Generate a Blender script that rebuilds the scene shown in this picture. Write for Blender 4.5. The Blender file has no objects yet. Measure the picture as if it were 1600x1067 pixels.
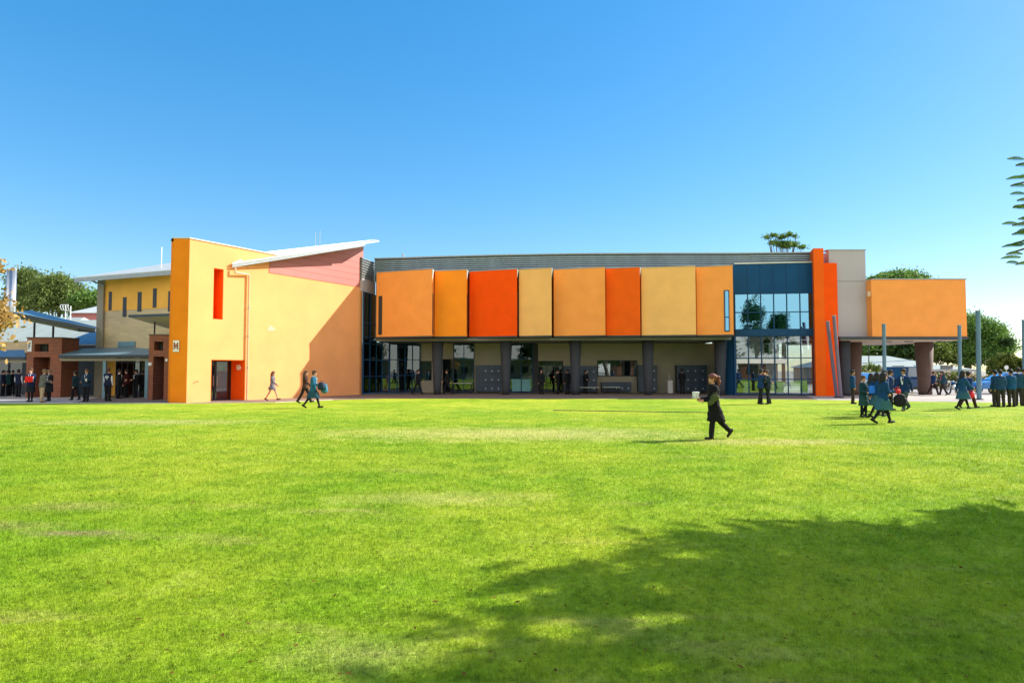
import bpy, bmesh, math, random
import numpy as np
from mathutils import Vector, Matrix, noise
random.seed(7); rng = np.random.default_rng(7)
S = bpy.context.scene
COL = S.collection
R = math.radians
# ------------------------------------------------------------------ camera
F = 1000.0; HOR = 578.0; CH = 1.7; PITCH = math.atan((HOR-533.5)/F)
cd = bpy.data.cameras.new('camera'); cam = bpy.data.objects.new('camera', cd); COL.objects.link(cam)
cd.sensor_width = 36; cd.lens = 36*F/1600; cd.clip_start = 0.05; cd.clip_end = 3000
cam.location = (0, 0, CH); cam.rotation_euler = (math.pi/2+PITCH, 0, 0); S.camera = cam
# ------------------------------------------------------------------ sky, sun, exposure
SUN_AZ = R(19); SUN_EL = R(33.5)      # azimuth from +X towards +Y
sv = Vector((math.cos(SUN_AZ)*math.cos(SUN_EL), math.sin(SUN_AZ)*math.cos(SUN_EL), math.sin(SUN_EL)))
W = bpy.data.worlds.new('World'); S.world = W; W.use_nodes = True
nt = W.node_tree; bg = nt.nodes['Background']
sky = nt.nodes.new('ShaderNodeTexSky'); sky.sky_type = 'NISHITA'; sky.sun_disc = False
sky.sun_elevation = SUN_EL; sky.sun_rotation = math.pi/2-SUN_AZ
sky.air_density = 1.0; sky.dust_density = 0.3; sky.ozone_density = 2.2
v1 = nt.nodes.new('ShaderNodeVectorMath'); v1.operation = 'SCALE'; v1.inputs['Scale'].default_value = .22
gm = nt.nodes.new('ShaderNodeGamma'); gm.inputs['Gamma'].default_value = .60
v2 = nt.nodes.new('ShaderNodeVectorMath'); v2.operation = 'MULTIPLY'; v2.inputs[1].default_value = (3.1, 3.2, 3.3)
hs = nt.nodes.new('ShaderNodeHueSaturation'); hs.inputs['Saturation'].default_value = 1.78
nt.links.new(sky.outputs[0], v1.inputs[0]); nt.links.new(v1.outputs[0], gm.inputs['Color']); nt.links.new(gm.outputs[0], v2.inputs[0])
nt.links.new(v2.outputs[0], hs.inputs['Color'])
# unseen bright clouds added behind the camera to lift the shaded facade; windows mirror them
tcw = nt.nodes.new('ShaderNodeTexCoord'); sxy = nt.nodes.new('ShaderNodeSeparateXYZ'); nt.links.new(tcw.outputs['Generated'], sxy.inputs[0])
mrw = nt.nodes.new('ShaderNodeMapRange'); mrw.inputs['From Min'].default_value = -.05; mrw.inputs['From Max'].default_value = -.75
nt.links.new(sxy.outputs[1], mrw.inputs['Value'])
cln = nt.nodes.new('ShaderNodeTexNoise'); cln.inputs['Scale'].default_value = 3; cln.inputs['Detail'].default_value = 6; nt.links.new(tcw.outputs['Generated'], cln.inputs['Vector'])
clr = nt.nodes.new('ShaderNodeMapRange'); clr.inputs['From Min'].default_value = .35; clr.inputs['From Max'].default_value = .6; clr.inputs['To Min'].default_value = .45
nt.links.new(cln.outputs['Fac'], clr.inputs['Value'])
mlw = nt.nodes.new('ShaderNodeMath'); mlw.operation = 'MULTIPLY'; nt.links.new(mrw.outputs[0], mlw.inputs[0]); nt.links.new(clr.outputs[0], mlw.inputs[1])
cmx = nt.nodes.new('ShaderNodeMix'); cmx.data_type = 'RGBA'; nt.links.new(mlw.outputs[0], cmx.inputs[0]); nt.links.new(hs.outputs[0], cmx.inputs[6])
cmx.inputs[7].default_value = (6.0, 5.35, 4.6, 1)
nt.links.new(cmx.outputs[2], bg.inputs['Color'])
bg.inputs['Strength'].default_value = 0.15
ld = bpy.data.lights.new('sun', 'SUN'); sun = bpy.data.objects.new('sun', ld); COL.objects.link(sun)
ld.energy = 4.4; ld.angle = R(0.5); ld.color = (1.0, 0.93, 0.82)
sun.rotation_euler = (-sv).to_track_quat('-Z', 'Y').to_euler()
S.view_settings.view_transform = 'Standard'; S.view_settings.look = 'None'
S.view_settings.exposure = 1.0; S.view_settings.gamma = 1.0

# ------------------------------------------------------------------ helpers
def ray(px, py):
    cp, sp = math.cos(PITCH), math.sin(PITCH)
    u = (px-800)/F; v = -(py-533.5)/F
    return Vector((u, cp - v*sp, sp + v*cp))
def at(px, py, Y):                       # point seen at a pixel, at depth Y
    d = ray(px, py); return Vector((0, 0, CH)) + d*(Y/d.y)
def gp(px, py, z=0.0):                   # ground point under a pixel
    d = ray(px, py); t = (z-CH)/d.z; return Vector((0, 0, CH)) + d*t
def hz(py, Y, px=800): return at(px, py, Y).z
def lin(c):
    if isinstance(c, str):
        c = [int(c[i:i+2], 16)/255 for i in (0, 2, 4)]
        return tuple((x/12.92 if x < .04045 else ((x+.055)/1.055)**2.4) for x in c)
    return c
def mat(name, c, rough=0.75, var=0.12, scale=3.0, bump=0.0, bscale=40, metal=0.0, c2=None, detail=4, stretch=None, spec=None):
    m = bpy.data.materials.new(name); m.use_nodes = True; n = m.node_tree.nodes; l = m.node_tree.links
    b = n['Principled BSDF']; c = lin(c)
    b.inputs['Roughness'].default_value = rough; b.inputs['Metallic'].default_value = metal
    if spec is not None: b.inputs['Specular IOR Level'].default_value = spec
    tc = n.new('ShaderNodeTexCoord'); src = tc.outputs['Object']
    if stretch:
        mp = n.new('ShaderNodeMapping'); mp.inputs['Scale'].default_value = stretch; l.new(src, mp.inputs[0]); src = mp.outputs[0]
    nz = n.new('ShaderNodeTexNoise'); nz.inputs['Scale'].default_value = scale; nz.inputs['Detail'].default_value = detail
    l.new(src, nz.inputs['Vector'])
    cr = n.new('ShaderNodeValToRGB'); l.new(nz.outputs['Fac'], cr.inputs[0]); l.new(cr.outputs[0], b.inputs['Base Color'])
    cc2 = lin(c2) if c2 else tuple(x*(1-var) for x in c); cc1 = c if c2 else tuple(min(1, x*(1+var)) for x in c)
    cr.color_ramp.elements[0].position = .3; cr.color_ramp.elements[1].position = .7
    cr.color_ramp.elements[0].color = (*cc2, 1); cr.color_ramp.elements[1].color = (*cc1, 1)
    if bump:
        n2 = n.new('ShaderNodeTexNoise'); n2.inputs['Scale'].default_value = bscale; n2.inputs['Detail'].default_value = 3
        l.new(src, n2.inputs['Vector'])
        bp = n.new('ShaderNodeBump'); bp.inputs['Strength'].default_value = bump; bp.inputs['Distance'].default_value = .02
        l.new(n2.outputs['Fac'], bp.inputs['Height']); l.new(bp.outputs[0], b.inputs['Normal'])
    return m
def brickmat(name, c1, c2, mortar, bw=.24, bh=.086):
    m = bpy.data.materials.new(name); m.use_nodes = True; n = m.node_tree.nodes; l = m.node_tree.links
    b = n['Principled BSDF']; b.inputs['Roughness'].default_value = .85
    tc = n.new('ShaderNodeTexCoord'); sx = n.new('ShaderNodeSeparateXYZ'); l.new(tc.outputs['Object'], sx.inputs[0])
    ad = n.new('ShaderNodeMath'); ad.operation = 'ADD'; l.new(sx.outputs[0], ad.inputs[0]); l.new(sx.outputs[1], ad.inputs[1])
    cx = n.new('ShaderNodeCombineXYZ'); l.new(ad.outputs[0], cx.inputs[0]); l.new(sx.outputs[2], cx.inputs[1])
    br = n.new('ShaderNodeTexBrick'); l.new(cx.outputs[0], br.inputs['Vector'])
    br.inputs['Scale'].default_value = 1; br.inputs['Brick Width'].default_value = bw; br.inputs['Row Height'].default_value = bh
    br.inputs['Mortar Size'].default_value = .008; br.inputs['Color1'].default_value = (*lin(c1), 1)
    br.inputs['Color2'].default_value = (*lin(c2), 1); br.inputs['Mortar'].default_value = (*lin(mortar), 1)
    l.new(br.outputs[0], b.inputs['Base Color'])
    return m
def glassmat(name, tint=(.5, .6, .62), refl=.3, rcol=(.9, .95, 1)):
    m = bpy.data.materials.new(name); m.use_nodes = True; n = m.node_tree.nodes; l = m.node_tree.links
    out = n['Material Output']; n.remove(n['Principled BSDF'])
    t = n.new('ShaderNodeBsdfTransparent'); t.inputs[0].default_value = (*tint, 1)
    g = n.new('ShaderNodeBsdfGlossy'); g.inputs['Roughness'].default_value = .01; g.inputs[0].default_value = (*rcol, 1)
    fr = n.new('ShaderNodeFresnel'); fr.inputs[0].default_value = 1.5
    mp = n.new('ShaderNodeMapRange'); mp.inputs['To Min'].default_value = refl; mp.inputs['To Max'].default_value = 1
    nz = n.new('ShaderNodeTexNoise'); nz.inputs['Scale'].default_value = .6; bp = n.new('ShaderNodeBump')
    bp.inputs['Strength'].default_value = .06; bp.inputs['Distance'].default_value = .05
    tc = n.new('ShaderNodeTexCoord'); l.new(tc.outputs['Object'], nz.inputs['Vector'])
    l.new(nz.outputs['Fac'], bp.inputs['Height']); l.new(bp.outputs[0], g.inputs['Normal'])
    l.new(fr.outputs[0], mp.inputs['Value']); mx = n.new('ShaderNodeMixShader'); l.new(mp.outputs[0], mx.inputs[0])
    l.new(t.outputs[0], mx.inputs[1]); l.new(g.outputs[0], mx.inputs[2]); l.new(mx.outputs[0], out.inputs[0])
    return m
def leafmat(name, c1, c2, trans=.35, scale=1.2):
    m = bpy.data.materials.new(name); m.use_nodes = True; n = m.node_tree.nodes; l = m.node_tree.links
    out = n['Material Output']; b = n['Principled BSDF']; b.inputs['Roughness'].default_value = .6
    b.inputs['Specular IOR Level'].default_value = .3
    tc = n.new('ShaderNodeTexCoord'); nz = n.new('ShaderNodeTexNoise'); nz.inputs['Scale'].default_value = scale
    nz.inputs['Detail'].default_value = 5; l.new(tc.outputs['Object'], nz.inputs['Vector'])
    cr = n.new('ShaderNodeValToRGB'); cr.color_ramp.elements[0].position = .35; cr.color_ramp.elements[1].position = .65
    cr.color_ramp.elements[0].color = (*lin(c1), 1); cr.color_ramp.elements[1].color = (*lin(c2), 1)
    l.new(nz.outputs['Fac'], cr.inputs[0]); l.new(cr.outputs[0], b.inputs['Base Color'])
    tr = n.new('ShaderNodeBsdfTranslucent'); l.new(cr.outputs[0], tr.inputs[0]); mx = n.new('ShaderNodeMixShader')
    mx.inputs[0].default_value = trans; l.new(b.outputs[0], mx.inputs[1]); l.new(tr.outputs[0], mx.inputs[2]); l.new(mx.outputs[0], out.inputs[0])
    return m

class MB:
    def __init__(s): s.v = []; s.f = []
    def poly(s, pts):
        i = len(s.v); s.v += [tuple(p) for p in pts]; s.f.append(tuple(range(i, i+len(pts)))); return s
    def prism(s, pts, off):              # polygon extruded by vector
        off = Vector(off); a = [Vector(p) for p in pts]; b = [p+off for p in a]; n = len(a)
        i = len(s.v); s.v += [tuple(p) for p in a+b]
        s.f.append(tuple(i+k for k in range(n))); s.f.append(tuple(i+n+k for k in reversed(range(n))))
        for k in range(n): s.f.append((i+k, i+n+k, i+n+(k+1) % n, i+(k+1) % n))
        return s
    def box(s, x0, y0, z0, x1, y1, z1):
        return s.prism([(x0, y0, z0), (x1, y0, z0), (x1, y0, z1), (x0, y0, z1)], (0, y1-y0, 0))
    def slab(s, a, b, z0, z1, th, n=None):   # vertical wall from plan point a to b, thickness th behind (away from camera)
        a = Vector((a[0], a[1], 0)); b = Vector((b[0], b[1], 0)); d = (b-a).normalized(); nn = Vector((-d.y, d.x, 0))
        return s.prism([(a.x, a.y, z0), (b.x, b.y, z0), (b.x, b.y, z1), (a.x, a.y, z1)], nn*th)
    def tube(s, p0, p1, r0, r1=None, n=10):
        r1 = r0 if r1 is None else r1; p0 = Vector(p0); p1 = Vector(p1); d = (p1-p0).normalized()
        q = d.to_track_quat('Z', 'Y'); i = len(s.v)
        for p, r in ((p0, r0), (p1, r1)):
            for k in range(n):
                a = 2*math.pi*k/n; s.v.append(tuple(p + q @ Vector((r*math.cos(a), r*math.sin(a), 0))))
        for k in range(n): s.f.append((i+k, i+(k+1) % n, i+n+(k+1) % n, i+n+k))
        s.f.append(tuple(i+k for k in reversed(range(n)))); s.f.append(tuple(i+n+k for k in range(n)))
        return s
    def path(s, pts, rs, n=8):
        for k in range(len(pts)-1):
            r0, r1 = (rs, rs) if not isinstance(rs, (list, tuple)) else (rs[k], rs[k+1])
            s.tube(pts[k], pts[k+1], r0, r1, n)
        return s
    def ball(s, c, rx, ry, rz, nu=12, nv=8, M=None):
        i = len(s.v); c = Vector(c)
        for a in range(1, nv):
            t = math.pi*a/nv
            for b in range(nu):
                p = 2*math.pi*b/nu; q = Vector((rx*math.sin(t)*math.cos(p), ry*math.sin(t)*math.sin(p), rz*math.cos(t)))
                s.v.append(tuple(c + (M @ q if M else q)))
        for a in range(nv-2):
            for b in range(nu):
                s.f.append((i+a*nu+b, i+(a+1)*nu+b, i+(a+1)*nu+(b+1) % nu, i+a*nu+(b+1) % nu))
        q = Vector((0, 0, rz)); j = len(s.v); s.v.append(tuple(c+(M @ q if M else q))); s.v.append(tuple(c-(M @ q if M else q)))
        for b in range(nu):
            s.f.append((j, i+b, i+(b+1) % nu)); k = i+(nv-2)*nu; s.f.append((j+1, k+(b+1) % nu, k+b))
        return s
    def loft(s, rings, n=18, yj=None):   # rings: (center, rx, ry) with optional matrix
        i = len(s.v)
        for rg in rings:
            c, rx, ry = Vector(rg[0]), rg[1], rg[2]; M = rg[3] if len(rg) > 3 else None
            for k in range(n):
                a = 2*math.pi*k/n; e = .85
                ca, sa = math.cos(a), math.sin(a)
                q = Vector((rx*math.copysign(abs(ca)**e, ca), ry*math.copysign(abs(sa)**e, sa), 0)); s.v.append(tuple(c+(M @ q if M else q)))
        for j in range(len(rings)-1):
            for k in range(n): s.f.append((i+j*n+k, i+j*n+(k+1) % n, i+(j+1)*n+(k+1) % n, i+(j+1)*n+k))
        s.f.append(tuple(i+k for k in reversed(range(n)))); j = i+(len(rings)-1)*n; s.f.append(tuple(j+k for k in range(n)))
        return s
    def lathe(s, c, prof, n=24, axis='Z'):
        i = len(s.v); c = Vector(c)
        for r, h in prof:
            for k in range(n):
                a = 2*math.pi*k/n; x, y = r*math.cos(a), r*math.sin(a)
                s.v.append(tuple(c+(Vector((x, y, h)) if axis == 'Z' else Vector((x, h, y)))))
        m = len(prof)
        for j in range(m-1):
            for k in range(n): s.f.append((i+j*n+k, i+j*n+(k+1) % n, i+(j+1)*n+(k+1) % n, i+(j+1)*n+k))
        s.f.append(tuple(i+k for k in reversed(range(n)))); j = i+(m-1)*n; s.f.append(tuple(j+k for k in range(n)))
        return s
    def mesh(s, name, m, smooth=False, fix=True):
        me = bpy.data.meshes.new(name); me.from_pydata(s.v, [], s.f)
        if fix:
            bm = bmesh.new(); bm.from_mesh(me); bmesh.ops.recalc_face_normals(bm, faces=bm.faces); bm.to_mesh(me); bm.free()
        me.materials.append(m)
        if smooth: me.polygons.foreach_set('use_smooth', [True]*len(me.polygons))
        me.update(); return me
    def obj(s, name, m, parent=None, smooth=False, label=None, bevel=0):
        o = bpy.data.objects.new(name, s.mesh(name, m, smooth)); COL.objects.link(o)
        if parent:
            o.parent = parent; o.matrix_parent_inverse = parent.matrix_basis.inverted() if not parent.get('_loc') else Matrix()
        if label: o['label'] = label
        if bevel:
            b = o.modifiers.new('bevel', 'BEVEL'); b.width = bevel; b.segments = 2; b.limit_method = 'ANGLE'
        return o
def tag(o, label, cat, group=None, kind=None):
    o['label'] = label; o['category'] = cat
    if group: o['group'] = group
    if kind: o['kind'] = kind
    return o
def thing(name, label, cat, loc=(0, 0, 0), group=None, rz=0):
    o = bpy.data.objects.new(name, None); COL.objects.link(o); o.location = loc; o.rotation_euler = (0, 0, rz)
    o.empty_display_size = .3
    return tag(o, label, cat, group)
def lthing(*a, **k):                     # thing whose parts are in local coordinates
    o = thing(*a, **k); o['_loc'] = 1; return o
def copy_tree(o, parent=None):
    c = o.copy(); COL.objects.link(c)
    if parent: c.parent = parent
    for ch in list(o.children): copy_tree(ch, c)
    return c
def struct(o): o['kind'] = 'structure'; return o
#CHUNK2
# ------------------------------------------------------------------ materials
M = {}
M['amber'] = mat('amber_render', (.93, .35, .085), .8, .05, 1.2, .15, 60, spec=.12)
M['amber_bright'] = mat('amber_bright_render', (.98, .30, .022), .8, .05, 1.2, .15, 60, spec=.12)
M['red_orange'] = mat('red_orange_render', (.95, .09, .002), .75, .05, 1.2, .12, 60, spec=.12)
M['sand'] = mat('sand_render', (.88, .49, .17), .85, .06, 1.0, .15, 60, spec=.12)
M['deep_orange'] = mat('deep_orange_render', (.86, .125, .008), .8, .06, 1.2, .12, 60, spec=.12)
M['blade'] = mat('blade_render', (.95, .395, .155), .85, .05, .8, .2, 50, spec=.12)
M['lining'] = mat('reveal_orange', (.9, .13, .008), .75, .05, spec=.12)
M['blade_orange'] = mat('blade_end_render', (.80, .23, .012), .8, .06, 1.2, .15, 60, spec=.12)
M['pink'] = mat('pink_cladding', (.50, .16, .14), .5, .06, .5, 0)
M['louvre'] = mat('louvre_metal', (.29, .37, .42), .55, .12, 2, 0, spec=.2, stretch=(1, 1, .2))
M['louvre_dark'] = mat('louvre_shadow_gap', (.13, .16, .18), .8, .1)
M['grey_panel'] = mat('grey_panel', (.42, .39, .43), .7, .05, .5, .05)
M['roof_white'] = mat('pale_metal_roof', (.55, .58, .55), .45, .08, 1.5, metal=.1)
M['roof_edge'] = mat('roof_edge_metal', (.33, .36, .38), .5, .08, metal=.3)
M['roof_green'] = mat('pale_green_roof', (.33, .38, .35), .55, .1, 1, stretch=(4, .2, 1))
M['roof_blue'] = mat('blue_roof_sheet', (.09, .20, .31), .45, .12, 1.2, metal=.2)
M['awning'] = mat('awning_blue_grey', (.15, .27, .34), .45, .12, 1.2, metal=.2)
M['fascia'] = mat('dark_fascia', (.035, .045, .06), .6, .1)
M['soffit'] = mat('soffit_paint', (.17, .17, .165), .8, .06)
M['soffit_warm'] = mat('soffit_pale', (.62, .50, .44), .8, .06)
M['beige'] = mat('beige_wall', (.33, .31, .245), .85, .07, 1.2, .1)
M['hall_brick'] = brickmat('hall_tan_brick', (.60, .47, .28), (.50, .40, .24), (.55, .47, .32), .39, .19)
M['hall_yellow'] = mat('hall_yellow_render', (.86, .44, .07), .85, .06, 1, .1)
M['hall_side'] = mat('hall_side_grey', (.30, .27, .20), .85, .06, 1)  # weaker light on the hall's side face is put into this grey
M['brick'] = brickmat('red_brick', (.30, .085, .035), (.20, .055, .03), (.28, .17, .12))
M['brick_paving'] = brickmat('brick_paving', (.33, .21, .17), (.27, .17, .14), (.2, .15, .12), .23, .115)
M['dark'] = mat('dark_frame', (.02, .025, .03), .5, .1)
M['column'] = mat('column_paint', (.034, .040, .052), .8, .12, 2)
M['column_brown'] = mat('column_brown_paint', (.12, .075, .065), .8, .12, 2)
M['blue'] = mat('navy_cladding', (.008, .068, .185), .5, .1, .8, spec=.1)
M['blue_frame'] = mat('navy_frame', (.010, .06, .15), .5, .1, spec=.15)
M['blue_wall'] = mat('blue_wall', (.02, .055, .12), .7, .1)
M['locker'] = mat('locker_blue', (.03, .06, .11), .45, .2, 1.5)
M['white'] = mat('white_paint', (.75, .76, .78), .6, .04)
M['lamp_white'] = mat('pale_plastic', (.8, .8, .76), .5, .03)
M['steel'] = mat('steel_rail', (.5, .52, .52), .35, .05, metal=.7)
M['silver'] = mat('silver_flue', (.65, .67, .7), .3, .08, metal=.8, stretch=(3, 3, .3))
M['pole'] = mat('blue_grey_pole', (.10, .20, .27), .6, .18, 3, stretch=(4, 4, .4))
M['pole_purple'] = mat('leaning_pole_paint', (.17, .14, .20), .6, .12, 3, stretch=(4, 4, .4))
M['pipe'] = mat('downpipe_paint', (.62, .42, .25), .5, .08)
M['glass'] = glassmat('window_glass', (.34, .42, .44), .07, (.8, .92, 1))
M['glass_dark'] = glassmat('dark_glass', (.16, .2, .23), .07, (.8, .9, 1))
M['glass_blue'] = glassmat('curtain_glass_upper', (.10, .32, .46), .62, (.24, .60, .88))
M['glass_low'] = glassmat('curtain_glass_lower', (.80, .86, .88), .15, (.72, .85, .95))
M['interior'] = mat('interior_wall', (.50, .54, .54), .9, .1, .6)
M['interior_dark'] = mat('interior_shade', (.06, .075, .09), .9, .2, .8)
M['teal'] = mat('teal_panel', (.13, .38, .42), .5, .15, 3)
M['bark'] = mat('tree_bark', (.16, .12, .085), .9, .3, 6, .4, 20, stretch=(3, 3, .6))
M['leaf_dark'] = leafmat('dark_leaves', (.022, .055, .014), (.07, .14, .03))
M['leaf_mid'] = leafmat('mid_green_leaves', (.065, .15, .025), (.21, .36, .07))
M['leaf_olive'] = leafmat('olive_leaves', (.075, .115, .028), (.22, .30, .07))
M['leaf_dry'] = leafmat('dry_leaves', (.30, .17, .045), (.62, .42, .15), .3, 6)
M['leaf_frond'] = leafmat('frond_leaves', (.09, .20, .012), (.26, .42, .03), .5, 4)
M['hedge'] = leafmat('hedge_leaves', (.05, .09, .015), (.22, .28, .05))
M['blossom'] = leafmat('pale_blossom', (.5, .36, .28), (.75, .62, .50), .3, 5)
# ------------------------------------------------------------------ ground
lawn_edge = [(-900, 632), (-300, 631), (0, 630.2), (290, 630.6), (430, 629), (520, 625), (600, 622.6), (900, 623), (1200, 623.4), (1300, 625), (1420, 627), (1600, 629), (2300, 640)]
edge = [gp(*p) for p in lawn_edge]
def groundmat():
    m = mat('far_ground', (.30, .27, .22), .9, .15, .15, 0); return m
struct(MB().poly([(-600, -300, -.03), (600, -300, -.03), (600, 900, -.03), (-600, 900, -.03)]).obj('ground', groundmat()))
pm = mat('pale_concrete', (.46, .41, .37), .85, .12, .5, .1, 20)
plaza = MB().poly([(-70, 24, -.012), (90, 24, -.012), (90, 60, -.012), (-70, 60, -.012)]).obj('pavement', pm); struct(plaza)
# brick paved strip at the foot of the buildings
bp_ = [gp(x, y+1.5) for x, y in [(100, 630), (290, 630.6), (430, 628.6), (520, 624.8), (600, 622.4), (900, 622.8), (1280, 623.6)]]
MB().poly([(p.x, p.y, -.006) for p in bp_] + [(22, 49.5, -.006), (-30, 49.5, -.006)]).obj('paved_path', M['brick_paving'])['kind'] = 'structure'
asph = mat('pale_asphalt', (.30, .29, .28), .9, .12, .8, .1, 30)
struct(MB().poly([(24, 43.5, -.006), (90, 41, -.006), (90, 53, -.006), (22, 55, -.006)]).obj('road', asph))
# lawn
m = bpy.data.materials.new('lawn_grass'); m.use_nodes = True; n = m.node_tree.nodes; l = m.node_tree.links
def N(t, **k):
    x = n.new(t)
    for a, b in k.items(): setattr(x, a, b)
    return x
def noise_n(scale, detail=4, rough=.6, vec=None):
    x = N('ShaderNodeTexNoise'); x.inputs['Scale'].default_value = scale; x.inputs['Detail'].default_value = detail
    x.inputs['Roughness'].default_value = rough; l.new(vec or geo.outputs['Position'], x.inputs['Vector']); return x
def ramp(src, stops):
    c = N('ShaderNodeValToRGB'); e = c.color_ramp.elements
    while len(e) < len(stops): e.new(.5)
    for q, (p, col) in zip(e, stops): q.position = p; q.color = (*col, 1) if len(col) == 3 else col
    l.new(src, c.inputs[0]); return c
def mixc(f, a, b):
    x = N('ShaderNodeMix', data_type='RGBA'); l.new(f, x.inputs[0]); l.new(a, x.inputs[6]); l.new(b, x.inputs[7]); return x.outputs[2]
def grass_colour(blade):
    global geo
    geo = N('ShaderNodeNewGeometry')
    big = noise_n(.22, 5, .65); mid = noise_n(1.6, 6, .75); fine = noise_n(14, 4, .7)
    a = ramp(mid.outputs[0], [(.32, (.125, .235, .008)), (.52, (.215, .365, .012)), (.72, (.34, .46, .04))])
    b = ramp(mid.outputs[0], [(.32, (.225, .34, .014)), (.55, (.385, .46, .03)), (.75, (.48, .53, .10))])
    bf = ramp(big.outputs[0], [(.40, (0, 0, 0)), (.62, (1, 1, 1))])
    c = mixc(bf.outputs[0], a.outputs[0], b.outputs[0])
    # dry band across the middle of the lawn, stretched sideways
    mp = N('ShaderNodeMapping'); mp.inputs['Scale'].default_value = (.16, .7, 1); mp.inputs['Location'].default_value = (3.1, 1.7, 0)
    l.new(geo.outputs['Position'], mp.inputs[0]); dn = noise_n(1.0, 7, .75, mp.outputs[0])
    df = ramp(dn.outputs[0], [(.57, (0, 0, 0)), (.76, (.75, .75, .75))])
    dry = N('ShaderNodeRGB'); dry.outputs[0].default_value = (.52, .44, .17, 1)
    c = mixc(df.outputs[0], c, dry.outputs[0])
    # worn patches with places of their own
    for (ex, ey, rx, ry, col, amt) in ((.2, 17.2, 5.2, 1.9, (.56, .52, .20), .6), (6.2, 15.2, 2.6, .7, (.56, .50, .2), .6), (-5.5, 8.05, .75, .32, (.40, .36, .12), .5), (-5.6, 7.05, .8, .25, (.40, .35, .13), .5), (-4.55, 6.75, .5, .13, (.36, .28, .15), .9), (-12, 21, 4, 1.2, (.5, .48, .18), .55), (-.9, 3.9, .5, .3, (.5, .46, .2), .3), (-1.0, 8.6, 1.4, .5, (.5, .48, .18), .4)):
        mq = N('ShaderNodeMapping'); mq.inputs['Location'].default_value = (-ex/rx, -ey/ry, 0); mq.inputs['Scale'].default_value = (1/rx, 1/ry, 0)
        l.new(geo.outputs['Position'], mq.inputs[0]); ln_ = N('ShaderNodeVectorMath', operation='LENGTH'); l.new(mq.outputs[0], ln_.inputs[0])
        ad = N('ShaderNodeMath', operation='MULTIPLY_ADD'); l.new(mid.outputs[0], ad.inputs[0]); ad.inputs[1].default_value = -2.4; l.new(ln_.outputs['Value'], ad.inputs[2])
        mr = N('ShaderNodeMapRange'); mr.inputs['From Min'].default_value = .05; mr.inputs['From Max'].default_value = -1.0; mr.inputs['To Max'].default_value = amt
        l.new(ad.outputs[0], mr.inputs['Value']); cc = N('ShaderNodeRGB'); cc.outputs[0].default_value = (*col, 1); c = mixc(mr.outputs[0], c, cc.outputs[0])
    # tiny dark tufts and specks
    ff = ramp(fine.outputs[0], [(.30, (.5, .52, .5)), (.48, (1.06, 1.06, 1.06)), (.72, (1.42, 1.36, 1.3))])
    mu = N('ShaderNodeMix', data_type='RGBA', blend_type='MULTIPLY'); mu.inputs[0].default_value = 1
    l.new(c, mu.inputs[6]); l.new(ff.outputs[0], mu.inputs[7])
    return mu.outputs[2], fine
b = n['Principled BSDF']; b.inputs['Roughness'].default_value = .8; b.inputs['Specular IOR Level'].default_value = .15
c, fine = grass_colour(False); l.new(c, b.inputs['Base Color'])
fb = noise_n(45, 3, .7); bp = N('ShaderNodeBump'); bp.inputs['Strength'].default_value = .7; bp.inputs['Distance'].default_value = .03
l.new(fb.outputs[0], bp.inputs['Height']); l.new(bp.outputs[0], b.inputs['Normal'])
MB().poly([(p.x, p.y, 0) for p in edge] + [(60, -45, 0), (-60, -45, 0)]).obj('lawn', m)['kind'] = 'structure'
m2 = bpy.data.materials.new('grass_blade'); m2.use_nodes = True; n = m2.node_tree.nodes; l = m2.node_tree.links
b = n['Principled BSDF']; b.inputs['Roughness'].default_value = .55; b.inputs['Specular IOR Level'].default_value = .3
c, fine = grass_colour(True); l.new(c, b.inputs['Base Color'])
tr = N('ShaderNodeBsdfTranslucent'); l.new(c, tr.inputs[0]); mx = N('ShaderNodeMixShader'); mx.inputs[0].default_value = .45
l.new(b.outputs[0], mx.inputs[1]); l.new(tr.outputs[0], mx.inputs[2]); l.new(mx.outputs[0], n['Material Output'].inputs[0])
def grass(nb=680000):
    u = rng.random(nb); Y = 2.4*np.exp(u*math.log(33/2.4)); fade = np.clip((33-Y)/20, .12, 1)
    X = (rng.random(nb)*2-1)*Y*.95
    sz = (Y/4)**.75
    h = (.014+.022*rng.random(nb))*sz**.35*fade; w = (.0016+.0016*rng.random(nb))*sz
    a = rng.random(nb)*2*math.pi; ln = rng.random(nb)*.9
    la = rng.random(nb)*2*math.pi
    dx, dy = np.cos(a)*w, np.sin(a)*w
    tx, ty = X+np.cos(la)*h*ln, Y+np.sin(la)*h*ln
    v = np.empty((nb, 3, 3), np.float32)
    v[:, 0] = np.stack([X-dx, Y-dy, np.full(nb, -.002)], 1); v[:, 1] = np.stack([X+dx, Y+dy, np.full(nb, -.002)], 1)
    v[:, 2] = np.stack([tx, ty, h], 1)
    me = bpy.data.meshes.new('grass'); me.vertices.add(nb*3); me.vertices.foreach_set('co', v.ravel())
    me.loops.add(nb*3); me.loops.foreach_set('vertex_index', np.arange(nb*3, dtype=np.int32))
    me.polygons.add(nb); me.polygons.foreach_set('loop_start', np.arange(0, nb*3, 3, dtype=np.int32))
    me.polygons.foreach_set('loop_total', np.full(nb, 3, np.int32)); me.update(calc_edges=True); me.materials.append(m2)
    o = bpy.data.objects.new('grass', me); COL.objects.link(o); tag(o, 'short mown grass blades of the sunlit lawn', 'grass', kind='stuff')
grass()
lt = MB()
for k in range(420):
    Y = 3.2*math.exp(random.random()*math.log(24/3.2)); X = (random.random()*1.7-.75)*Y*.9
    s = random.uniform(.008, .02)*(Y/6)**.4; a = random.random()*6.28; z = .02
    p = [(X+s*math.cos(a+q)*(1.6 if q in (0, math.pi) else .7), Y+s*math.sin(a+q)*(1.6 if q in (0, math.pi) else .7), z+random.uniform(0, .012)) for q in (0, 1.57, math.pi, 4.71)]
    lt.poly(p)
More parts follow.
